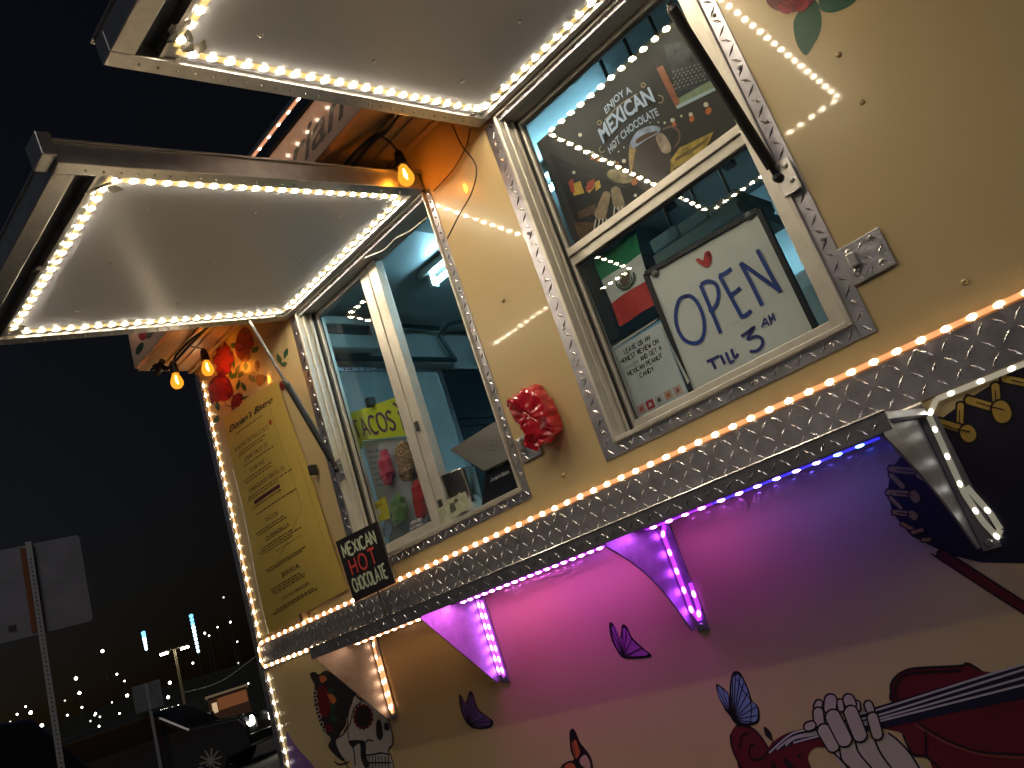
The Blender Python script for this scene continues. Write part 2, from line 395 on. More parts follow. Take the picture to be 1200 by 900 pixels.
# ---- soffit, fascia sign along the roof edge
SOF = 1.432
sof = mk('soffit', MB().box(XL, XR, -.238, -.0006, SOF, SOF+.040), mat('soffit_sheet', (.55, .40, .22), .35, .1, var=.12, vscale=5), T, bev=.002)
for yy, hh in ((-.02, .012), (-.085, .006), (-.150, .006)):
    mk('ridge', MB().box(XL, XR, yy-.009, yy+.009, SOF-hh, SOF-.0006), MATS['soffit_sheet'], sof, bev=.002)
M_fascia = mat('sign_panel', (.62, .44, .34), .22, coat=.4)
fas = mk('fascia_sign', MB().box(XL+.03, XR, -.262, -.240, SOF-.004, 1.592), M_fascia, T, bev=.002)
mk('sign_cap', MB().box(XL+.02, XR, -.268, -.236, 1.5935, 1.60), M_black, fas)
mk('light_rail', MB().box(XL+.03, XR, -.318, -.304, 1.590, 1.606), M_alu, fas)
for xx in (-2.98, -2.2, -1.3, -.4, .6, 1.8):
    mk('rail_arm', MB().box(xx, xx+.012, -.3035, -.2685, 1.594, 1.600), M_alu, fas)
fm = lambda u, v: Vector((u, -.2626, v))
mb = MB(); typed(mb, "Dorian's Bistro", fm, -1.96, 1.462, 1.25, .098, .45, .012)
mk('lettering', mb, mat('script_black', (.015, .013, .012), .4), fas)
M_red = mat('print_red', (.30, .010, .018), .35); M_dred = mat('print_dark_red', (.13, .005, .012), .35); M_green = mat('print_green', (.012, .10, .05), .4); M_line = mat('print_black', (.012, .010, .014), .4)
M_dgreen = mat('print_dark_green', (.02, .06, .03), .4)
mb = MB(); mg = MB()
for cx, cz, r in ((-2.86, 1.535, .045), (-2.74, 1.56, .03)):
    mb.poly([Vector((cx+math.cos(a*.7)*r*(1+.15*(a % 2)), -.2626, cz+math.sin(a*.7)*r)) for a in range(9)])
for cx, cz in ((-2.80, 1.49), (-2.70, 1.50), (-2.92, 1.48)):
    mg.poly([Vector((cx+math.cos(a*.785)*.045, -.2624, cz+math.sin(a*.785)*.018)) for a in range(8)])
mk('rose_print', mb, M_red, fas); mk('leaf_print', mg, M_dgreen, fas)

# ---- tread plate pieces
def plate(name, x0, x1, z0, z1, y=0.0, th=.003, parent=T, pitch=.033, rivets=True, **kw):
    p = mk(name, MB().box(x0, x1, y-th, y-.0004, z0, z1), M_plate, parent, bev=.0012)
    return p, (x0, x1, z0, z1, y-th)
def plate_lugs(p, g, pitch=.033, parent=None, **kw):
    x0, x1, z0, z1, y = g
    mk('tread_pattern', lugs((x0+.003, y, z0+.003), (1, 0, 0), (0, 0, 1), (0, -1, 0), x1-x0-.006, z1-z0-.006, pitch, **kw), M_lug, p, kind='stuff')
band, g = plate('tread_band', XL+.035, XR, .148, .243); plate_lugs(band, g, .0315)
mb = MB()
for i in range(12): rivet(mb, (-2.8+i*.48, -.003, .155+.08*(i % 2)))
mk('rivets', mb, M_steel, band, kind='stuff')
cor, g = plate('corner_trim', XL-.004, XL+.034, ZB, SOF-.03); plate_lugs(cor, g, .03, L=.026)
mk('corner_return', MB().box(XL-.005, XL-.0005, -.002, .06, ZB, SOF-.03), M_plate, cor)

# ---- windows
def window(x0, x1, z0, z1, lt, rt, bt, tt):
    """outer edge of the tread trim and trim widths"""
    wn = thing('service_window', '', 'x'); del wn['label']; del wn['category']; wn.parent = T
    for nm, a in (('trim_plate', (x0, x0+lt, z0, z1)), ('trim_plate', (x1-rt, x1, z0, z1)), ('trim_plate', (x0+lt+.0005, x1-rt-.0005, z0, z0+bt)), ('trim_plate', (x0+lt+.0005, x1-rt-.0005, z1-tt, z1))):
        lg = MB(); mbp = MB().box(a[0], a[1], -.0035, -.0004, a[2], a[3])
        pl = mk(nm, mbp, [M_plate], wn, bev=.001)
        l = lugs((a[0]+.002, -.0035, a[2]+.002), (1, 0, 0), (0, 0, 1), (0, -1, 0), a[1]-a[0]-.004, a[3]-a[2]-.004, .027, L=.030, T=.0065, H=.002)
        mk('tread_pattern', l, M_lug, wn, kind='stuff')
    rv = MB()
    for k in range(7):
        f = (k+.5)/7; rivet(rv, (x1-rt*.5, -.0036, z0+(z1-z0)*f), r=.005); rivet(rv, (x0+lt*.4, -.0036, z0+(z1-z0)*f), r=.005)
    for k in range(4): rivet(rv, (x0+(x1-x0)*(k+.5)/4, -.0036, z0+bt*.5), r=.005)
    mk('rivets', rv, M_steel, wn, kind='stuff')
    return wn
def rail(wn, *b, m=None, nm='frame_rail'): return mk(nm, MB().box(*b), m or M_frame, wn, bev=.0015)

Wn1 = window(-1.147, -.445, .302, 1.30, .046, .032, .030, .02)
# right window: deep outer frame, fixed upper sash, sliding lower sash; the glass sits 8 cm back
fx0, fx1, fz0, fz1 = -1.1005, -.4775, .3325, 1.298
for b in ((fx0, fx0+.010, -.014, .094, fz0, fz1), (fx1-.010, fx1, -.014, .094, fz0, fz1), (fx0+.0105, fx1-.0105, -.014, .094, fz0, fz0+.010), (fx0+.0105, fx1-.0105, -.014, .094, fz1-.008, fz1)): rail(Wn1, *b)
rail(Wn1, fx0+.0105, fx0+.016, .012, .020, fz0+.0105, fz1-.0085); rail(Wn1, fx0+.0105, fx0+.018, .040, .050, fz0+.0105, fz1-.0085); rail(Wn1, fx0+.0105, fx0+.020, .058, .0635, fz0+.0105, fz1-.0085, m=M_dark, nm='seal')
sx0, sx1 = fx0+.0105, fx1-.0105
for b in ((sx0, sx0+.016, .066, .092, .345, .846), (sx1-.048, sx1, .050, .092, .345, .846), (sx0+.0165, sx1-.0485, .066, .092, .345, .377), (sx0+.0165, sx1-.0485, .064, .092, .821, .846)): rail(Wn1, *b)
for b in ((sx0, sx0+.014, .066, .092, .8465, 1.289), (sx1-.044, sx1, .040, .092, .8465, 1.289), (sx0+.0145, sx1-.0445, .056, .092, .8465, .868), (sx0+.0145, sx1-.0445, .066, .092, 1.276, 1.289)): rail(Wn1, *b)
for b in ((sx0+.017, sx1-.049, .074, .078, .815, .8205), (sx0+.0168, sx0+.021, .074, .078, .378, .8145), (sx0+.0148, sx0+.020, .074, .078, .869, 1.267), (sx0+.0205, sx1-.045, .074, .078, 1.268, 1.2755)): rail(Wn1, *b, m=M_dark, nm='seal')
mk('glass_pane', MB().box(sx0+.016, sx1-.048, .080, .0835, .377, .821), M_glass, Wn1)
mk('glass_pane', MB().box(sx0+.014, sx1-.044, .080, .0835, .868, 1.276), M_glass, Wn1)

Wn2 = window(-2.262, -1.414, .302, 1.28, .050, .022, .026, .02)
fx0, fx1, fz0, fz1 = -2.2115, -1.4365, .3285, 1.278
for b in ((fx0, fx0+.010, -.014, .094, fz0, fz1), (fx1-.006, fx1, -.014, .094, fz0, fz1), (fx0+.0105, fx1-.0065, -.014, .094, fz0, fz0+.012), (fx0+.0105, fx1-.0065, -.014, .094, fz1-.008, fz1)): rail(Wn2, *b)
rail(Wn2, fx0+.0105, fx0+.017, .008, .018, .341, 1.2695); rail(Wn2, fx0+.0105, fx0+.020, .034, .044, .341, 1.2695); rail(Wn2, fx0+.0105, fx0+.022, .050, .0565, .341, 1.2695, m=M_dark, nm='seal')
px0 = fx0+.0105
for b in ((px0, px0+.016, .060, .090, .341, 1.2695), (-1.896, -1.852, .056, .090, .341, 1.2695), (px0+.0165, -1.8965, .060, .090, .341, .384), (px0+.0165, -1.8965, .060, .090, 1.255, 1.2695)): rail(Wn2, *b)
rail(Wn2, -1.8515, -1.845, .062, .088, .341, 1.2695, m=M_dark, nm='seal')
rail(Wn2, -1.8445, -1.800, .054, .090, .341, 1.2695)
rail(Wn2, px0+.0168, px0+.022, .070, .074, .385, 1.2545, m=M_dark, nm='seal')
mk('glass_pane', MB().box(px0+.016, -1.896, .078, .0815, .384, 1.255), M_glass, Wn2)
for z in (.40, .66): mk('latch', MB().box(-1.832, -1.820, .046, .0535, z, z+.03), M_dark, Wn2)

# ---- raised hatches
def hatch(x0, x1, z0, L, tip_wide):
    a = R(8.0); O = Vector((0, -.012, z0)); o = Vector((0, -math.cos(a), -math.sin(a))); u = Vector((0, -math.sin(a), math.cos(a)))
    h = thing('hatch', '', 'x'); del h['label']; del h['category']; h.parent = T
    def bx(xa, xb, oa, ob, ua, ub): return MB().obox(O+Vector((xa, 0, 0))+o*oa+u*ua, Vector((xb-xa, 0, 0)), o*(ob-oa), u*(ub-ua))
    mk('liner_panel', bx(x0+.04, x1-.04, .03, L-.10, 0, .006), M_hatch, h)
    mk('outer_skin', bx(x0-.006, x1+.006, .0, L+.004, .042, .046), M_alu, h)
    for xa, xb in ((x0, x0+.038), (x1-.038, x1)): mk('side_rail', bx(xa, xb, .0, L, -.010, .0415), M_alu, h, bev=.002)
    mk('hinge_rail', bx(x0+.0385, x1-.0385, .0, .028, -.012, .0415), M_alu, h, bev=.002)
    mk('inner_lip', bx(x0+.0385, x1-.0385, L-.10, L-.092, -.004, .0415), M_alu, h)
    mk('channel', bx(x0+.0385, x1-.0385, L-.0915, L-.046, .020, .0265), mat('dark_channel', (.10, .12, .14), .5, .2), h)
    mk('tip_rail', bx(x0+.0385, x1-.0385, L-.0455, L, -.010, .0415), M_alu, h, bev=.002)
    mk('end_cap', bx(x1-.05, x1+.012, L+.001, L+.03, .0, .055), M_alu, h, bev=.002)
    mk('hinge', MB().tube([(x0, -.010, z0+.052), (x1, -.010, z0+.052)], .009, 10), M_alu, h)
    rv = MB(); dim = MB()
    for k in range(26): rivet(rv, O+Vector((x1-.019, 0, 0))+o*(.05+k*.037)-u*.0102, -u, .0025)
    for k in range(26): rivet(rv, O+Vector((x0+.019, 0, 0))+o*(.05+k*.037)-u*.0102, -u, .0025)
    for k in range(3):
        for j in range(3): rivet(dim, O+Vector((x0+(x1-x0)*(.2+.3*k), 0, 0))+o*(.2+.29*j)-u*.0002, -u, .006)
    mk('rivets', rv, M_steel, h, kind='stuff'); mk('panel_screws', dim, M_alu, h, kind='stuff')
    # torn clear tape at the corners
    tp = MB()
    for (xa, oa) in ((x0+.06, .06), (x1-.07, .06), (x0+.06, L-.14), (x1-.08, L-.13), (x0+.1, L-.12), ((x0+x1)/2, L-.115)):
        for k in range(5):
            c = O+Vector((xa+random.uniform(-.03, .03), 0, 0))+o*(oa+random.uniform(-.02, .02))-u*(.002+.001*k)
            d1 = Vector((random.uniform(-.03, .03), 0, 0))+o*random.uniform(.01, .03); d2 = Vector((random.uniform(.01, .03), 0, 0))-o*random.uniform(-.01, .02)-u*random.uniform(0, .006)
            tp.add([c, c+d1, c+d1+d2-u*.003, c+d2], [(0, 1, 2, 3)])
    mk('tape_scraps', tp, mat('clear_tape', (.75, .72, .66), .12, spec=.8), h, kind='stuff')
    return h, O, o, u
H1 = hatch(-1.155, -.440, 1.312, 1.035, .05)
H2 = hatch(-2.272, -1.424, 1.290, 1.035, .05)
mb = MB()
WARM = (1.0, .84, .60)
def hatch_leds(H, x0, x1, label, o0, o1, q):
    _, O, o, u = H; n = -u
    c = lambda xx, d: O+Vector((xx, 0, 0))+o*d - u*.0008
    cf = lambda p: WARM
    L = [([c(x0, o0), c(x0, o1)], n, cf, q, (1, .66, .20), .9), ([c(x0+.012, o1+.006), c(x1-.012, o1-.004)], n, cf, q, (1, .66, .20), .9),
         ([c(x1, o1), c(x1, o0+.01)], n, cf, q, (1, .66, .20), .9), ([c(x1-.012, o0), c(x0+.012, o0)], n, cf, q, (1, .66, .20), .9)]
    return led_strip('led_strip', label, L, 'warm white strips under the hatches', wide=.013, a=.0105, b=.0080, spacing=.039)
HQ = 130.0
hatch_leds(H1, -1.095, -.500, 'warm white light strip around the underside of hatch above the OPEN board window', .045, .915, HQ)
hatch_leds(H2, -2.212, -1.482, 'warm white light strip around the underside of hatch above the sliding order window', .045, .915, HQ)

# gas struts (one per visible hatch side)
def strut(top, bot, f0):
    top, bot = Vector(top), Vector(bot); d = bot-top
    s_ = mk('gas_strut', MB().tube([top, top+d*(f0+.04)], .0055, 10), mat('strut_rod', (.16, .16, .17), .35, .8), T, smooth=False)
    mk('strut_cylinder', MB().tube([top+d*f0, top+d*(f0+.02), top+d*.94], [.0075, .0115, .0115], 12), M_black, s_, smooth=False)
    mk('ball_joint', MB().tube([top+d*.94, top+d*1.0], [.007, .008], 10), M_black, s_)
    mk('ball_joint', MB().lathe([(.004, -.012), (.011, -.006), (.011, .006), (.004, .012)], bot, (0, 1, 0), 10), M_black, s_)
    mk('strut_bracket', MB().box(bot.x-.006, bot.x+.034, -.020, -.0155, bot.z-.045, bot.z+.028), M_alu, s_, bev=.001)
    rb = MB(); rivet(rb, (bot.x+.022, -.0202, bot.z+.012), r=.006); rivet(rb, (bot.x+.022, -.0202, bot.z-.022), r=.006); mk('bracket_bolts', rb, M_steel, s_, kind='stuff')
b1 = P(912, 208, -.02); strut(PX(783, 3, -.470), b1, .02)
b2 = P(395, 550, -.02); strut(PX(291, 374, -2.245), b2, .42)

# keeper plates beside the windows
def keeper(x0, x1, z0, z1):
    k = mk('keeper_plate', MB().box(x0, x1, -.0065, -.0042, z0, z1), M_plate, T, bev=.002)
    mk('tread_pattern', lugs((x0, -.0065, z0), (1, 0, 0), (0, 0, 1), (0, -1, 0), x1-x0, z1-z0, .026, L=.026), M_lug, k, kind='stuff')
    rv = MB()
    for a, b in ((.2, .8), (.75, .85), (.75, .2), (.2, .3)): rivet(rv, (x0+(x1-x0)*a, -.0068, z0+(z1-z0)*b), r=.007)
    mk('bolts', rv, M_steel, k, kind='stuff')
    mk('catch', MB().box(x0+.012, x0+.030, -.020, -.007, z0+.03, z0+.06), M_alu, k, bev=.003)
keeper(-.446, -.360, .400, .480); keeper(-1.405, -1.330, .395, .462)
# wall screws
rv = MB()
for px, py in ((983, 64), (1131, 330), (590, 352), (661, 557), (549, 170), (352, 610), (1010, 120)): rivet(rv, P(px, py), r=.006)
mk('wall_screws', rv, mat('cream_screw', (.5, .4, .22), .35, .5), T, kind='stuff')

# ---- fold-down shelf with brackets
SH = mk('shelf', MB().box(-2.285, -.428, -.22, -.0042, .1215, .1345), M_plate, T, bev=.001)
mk('shelf_lip', MB().box(-2.285, -.428, -.2235, -.2205, .104, .1345), M_plate, SH, bev=.001)
mk('tread_pattern', lugs((-2.28, -.2235, .105), (1, 0, 0), (0, 0, 1), (0, -1, 0), 1.84, .026, .024, L=.022), M_lug, SH, kind='stuff')
mk('tread_pattern', lugs((-2.28, -.215, .1215), (1, 0, 0), (0, 1, 0), (0, 0, -1), 1.84, .2, .033), M_lug, SH, kind='stuff')
mk('nosing', MB().tube([(-2.285, -.2225, .1365), (-.428, -.2225, .1365)], .0030, 8), mat('bright_edge', (.75, .75, .78), .25, 1), SH)
mk('strip_channel', MB().box(-2.24, -.49, -.094, -.076, .1105, .1210), M_alu, SH)
mk('hinge', MB().tube([(-2.285, -.010, .142), (-.428, -.010, .142)], .0055, 8), M_alu, SH)
M_brk = mat('bracket_plate', (.34, .33, .37), .45, .6, bump=.08, bscale=120, var=.2, vscale=30)
def bracket(x, zb, curve):
    pts = [(x, -.006, .119), (x, -.212, .119), (x, -.212, .098)]
    for k in range(1, 8):
        t = k/8; y = -.212+(.212-.02)*t; z = .098+(zb-.098)*t
        pts.append((x, y + curve*math.sin(math.pi*t), z + curve*.9*math.sin(math.pi*t)))
    pts += [(x, -.02, zb), (x, -.006, zb)]
    b = mk('bracket', MB().prism(pts, (.004, 0, 0)), M_brk, T)
    mk('wall_flange', MB().box(x+.0045, x+.036, -.005, -.0008, zb-.008, .117), M_brk, b, bev=.001)
    mk('screw', rivet(MB(), (x+.02, -.0052, zb+.004), r=.007), M_steel, b)
    return b
for x, zb, cv in ((-2.278, -.135, 0), (-1.74, -.120, 0), (-1.075, -.128, .02), (-.452, -.125, .012)): bracket(x, zb, cv)

# ---- the light strips of the side
def c_const(c): return lambda p: c
SQ = 75.0
WY = (1.0, .74, .42)
ly = -.0065
loop = [(-2.955, ly, .252)] + [(-2.975-.022*math.sin(math.pi*k/8), ly, .205+.044*math.cos(math.pi*k/8)) for k in range(9)] + [(-2.955, ly, .160)]
led_strip('led_strip', 'long amber white light strip along the top edge of tread plate band', [([(XR-.3, -.005, .250), (-2.94, -.005, .250)], (0, -1, 0), c_const(WY), SQ, (1, .36, .10), .85)], spacing=.046)
led_strip('led_strip', 'amber light strip looping round the end of band below the menu sheet', [([(-2.94, -.005, .250)]+[(a, -.005, b) for a, _, b in loop[1:-1]]+[(-2.94, -.005, .160)], (0, -1, 0), c_const(WY), SQ, (1, .50, .2), 1.2), ([(-2.94, -.005, .160), (-2.31, -.005, .154)], (0, -1, 0), c_const(WY), SQ, (1, .45, .16), 1.0)], spacing=.042)
led_strip('led_strip', 'warm light strip running down the corner edge beside the menu sheet', [([(-2.972, -.002, 1.36), (-2.972, -.002, .27)], (0, -1, 0), c_const((1, .8, .52)), SQ, (1, .55, .22), .9), ([(-2.972, -.002, .135), (-2.972, -.002, ZB+.1)], (0, -1, 0), c_const((1, .9, .7)), SQ*.7, (1, .8, .5), .6)], spacing=.044)
led_strip('led_strip', 'light strip on the rail in front of fascia sign at roof edge', [([(XL+.05, -.3125, 1.5885), (XR-.05, -.3125, 1.5885)], (0, .3, -.95), c_const((1, .72, .48)), 45, (1, .4, .2), .8)], spacing=.060, a=.007, b=.0045)
PUR = (.66, .10, 1.0); MAG = (.90, .15, .90); BLU = (.02, .05, .55)
def ramp(p):
    x = p.x
    if x > -.60: return BLU
    if x > -.76: return (.09, .06, .6)
    if x > -.86: return (.30, .09, .9)
    if x < -1.45: return MAG
    return PUR
zc = .110; CQ = 185.0; DN = (0, -.32, -.95)
led_strip('led_strip', 'purple to blue light strip under the shelf between curved brackets', [([(-1.05, -.085, zc), (-.87, -.085, zc)], DN, ramp, CQ, (.4, .02, 1), 1.0), ([(-.868, -.085, zc), (-.50, -.085, zc)], DN, ramp, CQ, (.03, .03, 1), 1.0),
    ([(-1.05, -.0075, zc), (-1.062, -.0075, .09), (-1.062, -.0075, -.085), (-1.052, -.0075, -.112), (-1.042, -.0075, -.085), (-1.040, -.0075, -.03)], (0, -1, 0), c_const((.5, .06, 1)), 26, (.45, .03, 1), 1.4)], spacing=.044)
led_strip('led_strip', 'magenta light strip under the shelf and down the straight bracket', [([(-1.715, -.085, zc), (-1.085, -.085, zc)], DN, ramp, CQ, (.5, .03, 1), 1.0),
    ([(-1.728, -.0075, .105), (-1.728, -.0075, -.105)], (0, -1, 0), c_const((.62, .14, 1)), 22, (.62, .10, 1), 1.4), ([(-1.713, -.0075, -.11), (-1.713, -.0075, .10)], (0, -1, 0), c_const((.62, .14, 1)), 22, (.62, .10, 1), 1.4)], spacing=.030)
led_strip('led_strip', 'orange light strip down the bracket beside painted skull', [([(-2.25, -.085, zc), (-1.76, -.085, zc)], DN, c_const((1, .55, .28)), 45, (1, .4, .2), 1.0),
    ([(-2.25, -.0075, zc), (-2.262, -.0075, .085), (-2.262, -.0075, -.10), (-2.256, -.0075, -.125), (-2.247, -.0075, -.10), (-2.247, -.0075, .05)], (0, -1, 0), c_const((1, .6, .32)), 12, (1, .42, .16), 1.2)], spacing=.040)
led_strip('led_strip', 'cool white light strip under band end and down the bracket beside blue jacket', [([(XR-.4, -.004, .141), (-.405, -.004, .141), (-.428, -.006, .118)], (0, -1, 0), c_const((1, .98, .82)), 16, (.9, .85, .65), .22),
    ([(-.428, -.006, .118), (-.432, -.0075, -.03), (-.425, -.0075, -.085), (-.415, -.0075, -.115), (-.405, -.0075, -.105), (-.408, -.0075, -.075), (-.424, -.0075, -.02)], (0, -1, 0), c_const((1, .98, .82)), 6, (.9, .85, .65), .18)], spacing=.052, a=.006, b=.004)

# ------------------------------------------------------------------ murals (flat print on the wall)
def mural(name): 
    o = thing(name, '', 'x'); del o['label']; del o['category']; o.parent = T; return o
M_bone = mat('print_bone', (.52, .46, .42), .4); M_hair = mat('print_hair', (.02, .016, .02), .45); M_maroon = mat('print_maroon', (.13, .012, .022), .4, var=.2, vscale=9)
M_navy = mat('print_navy', (.012, .012, .035), .35, coat=.3); M_gold = mat('print_gold', (.50, .33, .07), .45, var=.15, vscale=30); M_lilac = mat('print_violet', (.20, .10, .36), .4)
M_sky = mat('print_sky_blue', (.22, .34, .60), .4); M_orange = mat('print_orange', (.55, .14, .05), .4); M_peach = mat('print_peach', (.6, .4, .28), .4); M_string = mat('print_string', (.5, .48, .5), .4)
def sk(pts): return C(340, 770, 6.925, pts)
m = mural('skull_mural')
def part(nm, polys, material, par, layer=1, y=0, sm=True):
    for i, p in enumerate(polys): o = mk(nm, shape(MB(), p, y, layer+.08*i, sm), material, par)
    return o
def strokes(nm, L, wid, material, par, layer=4, y=0, closed=False):
    for i, p in enumerate(L): o = mk(nm, line(MB(), p, wid, y, layer+.06*(i % 14), True, closed), material, par)
    return o
part('garment', [sk([(-30, 600), (20, 680), (80, 760), (180, 870), (230, 960), (30, 960), (-10, 800)])], M_lilac, m, 1)
hair = [(165, 130), (205, 120), (235, 140), (300, 110), (420, 190), (540, 300), (500, 400), (460, 500), (450, 560), (400, 650), (440, 820), (420, 840), (350, 780), (310, 720), (330, 660), (270, 600), (235, 520), (205, 420), (190, 300), (200, 230), (170, 170)]
part('hair', [sk(hair)], M_hair, m, 1.2)
part('flower', [sk([(230, 250), (280, 235), (320, 300), (335, 400), (300, 485), (250, 470), (222, 380)]), sk([(280, 560), (330, 545), (352, 590), (310, 608)])], M_dred, m, 2.2)
part('petal', [sk([(305, 300), (350, 305), (378, 350), (350, 378), (320, 340)]), sk([(240, 160), (280, 150), (300, 180), (260, 210)])], M_orange, m, 2.6)
part('leaf', [sk([(310, 250), (352, 240), (345, 300), (320, 290)]), sk([(330, 370), (372, 390), (350, 452), (330, 420)]), sk([(330, 470), (380, 480), (390, 520), (340, 520)])], M_dgreen, m, 2.4)
strokes('lace', [sk(ell(a, b, 15, 20, 0, 8)) for a, b in ((203, 290), (210, 350), (222, 420), (240, 480), (258, 545), (274, 600), (290, 640), (296, 690))], .004, M_bone, m, 3, closed=True)
face = [(535, 310), (600, 350), (700, 385), (755, 440), (795, 500), (825, 590), (838, 650), (832, 712), (805, 740), (800, 785), (822, 800), (822, 940), (530, 940), (512, 850), (430, 815), (385, 730), (375, 665), (440, 620), (470, 540), (478, 440), (505, 370)]
part('bone', [sk(face)], M_bone, m, 2.0)
part('eye_ring', [sk([(595+(88 if k % 2 else 74)*math.cos(R(k*12)), 485+(110 if k % 2 else 95)*math.sin(R(k*12))) for k in range(30)])], M_dred, m, 3.0, sm=False)
part('socket', [sk(ell(595, 485, 60, 82)), sk([(703, 530), (725, 502), (747, 550), (757, 640), (727, 672), (703, 630)]), sk([(768, 535), (800, 540), (806, 590), (772, 590)])], M_hair, m, 3.6)
part('jaw_gap', [sk([(478, 680), (560, 672), (605, 680), (618, 710), (620, 790), (642, 880), (610, 895), (578, 820), (570, 705), (530, 720), (510, 735)])], M_hair, m, 3.4)
strokes('outline', [sk(face[:13] + face[14:]), sk([(470, 560), (480, 660), (520, 760), (530, 880)]), sk([(540, 320), (580, 360), (520, 420), (490, 540), (440, 600)]), sk([(620, 795), (660, 790), (700, 785), (745, 775), (800, 790)]), sk([(635, 855), (825, 855)]), sk([(620, 690), (640, 670), (680, 680)]), sk([(360, 840), (400, 870), (480, 850)])] + [sk([(a, 800), (a+3, 900)]) for a in range(645, 815, 26)], .0045, M_line, m, 4.2)
part('knob', [sk(ell(228, 890, 32, 42))], M_peach, m, 2)

def butterfly(nm, wing, fill, spots, ln, body=None):
    mm = mural(nm); part('wing', [wing], M_line, mm, 1)
    cx = sum(p[0] for p in wing)/len(wing); cyy = sum(p[1] for p in wing)/len(wing)
    part('wing_fill', spots, fill, mm, 1.6); strokes('vein', ln, .0022, M_line, mm, 3)
    return mm
def inset(pts, c, f): return [(c[0]+(a-c[0])*f, c[1]+(b-c[1])*f) for a, b in pts]
bA = C(520, 720, 5, [(90, 475), (105, 478), (130, 515), (150, 455), (170, 458), (190, 520), (210, 560), (260, 600), (290, 625), (280, 660), (230, 672), (170, 665), (130, 630), (100, 560)])
def auto_veins(pts, root): return [[root, (root[0]*.35+p[0]*.65, root[1]*.35+p[1]*.65), (root[0]*.06+p[0]*.94, root[1]*.06+p[1]*.94)] for p in pts]
ctr = (556, 838); butterfly('butterfly_mural', bA, M_lilac, [inset(bA, ctr, .86)], auto_veins(bA, C(520, 720, 5, [(150, 640)])[0]))
bB = C(600, 500, 2.609, [(297, 603), (310, 603), (330, 645), (337, 606), (352, 612), (368, 645), (400, 675), (428, 700), (400, 708), (345, 708), (325, 690), (304, 650)])
butterfly('butterfly_mural', bB, mat('print_plum', (.34, .13, .36), .4), [inset(bB, (735, 757), .84)], auto_veins(bB, C(600, 500, 2.609, [(342, 704)])[0]))
bC = C(520, 720, 5, [(738, 690), (755, 667), (775, 690), (800, 750), (840, 800), (868, 850), (875, 930), (830, 960), (690, 930), (692, 885), (730, 860), (762, 850), (745, 800), (738, 730)])
butterfly('butterfly_mural', bC, M_orange, [C(520, 720, 5, [(753, 752), (775, 735), (790, 775), (800, 810), (775, 848), (760, 800)]), C(520, 720, 5, [(705, 895), (735, 870), (765, 878), (775, 920), (710, 930)])], [C(520, 720, 5, [(760, 745), (778, 845)])])
part('wing_patch', [C(520, 720, 5, [(798, 850), (830, 822), (855, 860), (858, 905), (810, 885)])], M_peach, bpy.data.objects[[o.name for o in bpy.data.objects if o.name.startswith('butterfly_mural')][-1]], 1.8)
def vq(pts): return C(840, 770, 6.667, pts)
dl = [(-5, 212), (40, 232), (92, 288), (100, 400), (118, 475), (60, 400), (10, 300)]; dr = [(120, 130), (150, 108), (187, 125), (217, 180), (252, 260), (278, 340), (322, 382), (338, 450), (326, 512), (262, 537), (170, 530), (115, 475), (100, 300), (105, 200)]
mm = butterfly('butterfly_mural', vq(dr), M_sky, [vq(inset(dr, (200, 350), .88))], auto_veins(vq(dr), vq([(135, 490)])[0]) + [vq([(160, 170), (215, 270), (270, 350), (265, 520)])])
part('wing', [vq(dl)], M_line, mm, 1); part('wing_fill', [vq(inset(dl, (65, 330), .84))], M_sky, mm, 1.7); strokes('vein', auto_veins(vq(dl), vq([(115, 465)])[0]), .0022, M_line, mm, 3)

m = mural('violin_mural')
def v2(pts): return C(1000, 750, 6, pts)
part('body', [v2([(278, 440), (264, 330), (290, 268), (350, 222), (450, 195), (600, 188), (750, 180), (790, 164), (830, 172), (900, 215), (960, 250), (600, 420)]), v2([(200, 600), (700, 470), (1200, 380), (1700, 280), (1900, 600), (1800, 1000), (700, 980), (520, 822), (420, 800), (350, 660)])], M_maroon, m, 1)
neck = [(150, 535), (205, 533), (262, 545), (312, 580), (362, 640), (402, 705), (440, 660), (560, 590), (780, 540), (900, 560), (1000, 640), (870, 702), (780, 705), (732, 740), (715, 800), (720, 950), (240, 950), (150, 780), (115, 680), (110, 600)]
part('scroll', [vq(neck)], M_maroon, m, 1.4)
part('fingerboard', [vq([(395, 735), (470, 665), (560, 592), (700, 560), (1000, 480)]) + v2([(170, 466), (950, 233), (1250, 150), (1800, -20), (1800, 250), (1200, 410), (700, 510), (240, 615), (100, 640)]) + vq([(800, 640), (620, 672), (480, 730)])], M_navy, m, 2.0, sm=False)
strokes('string', [vq([(410, 748), (585, 600), (780, 550)]) + v2([(60, 515), (190, 484), (960, 240), (1300, 142)]), vq([(470, 720), (600, 625), (790, 580)]) + v2([(75, 550), (195, 522), (1250, 190)]), vq([(540, 690), (610, 635), (800, 596)]) + v2([(85, 575), (205, 545), (1250, 248)]), vq([(600, 668), (800, 615)]) + v2([(95, 590), (215, 562), (1250, 300)])], .0035, M_string, m, 2.8)
part('peg', [vq(lens(370, 540, 440, 660, 46)), vq(lens(430, 810, 470, 900, 40)), vq(lens(520, 780, 610, 900, 46)), vq(ell(650, 770, 14, 18, 0, 8))], M_hair, m, 2.6)
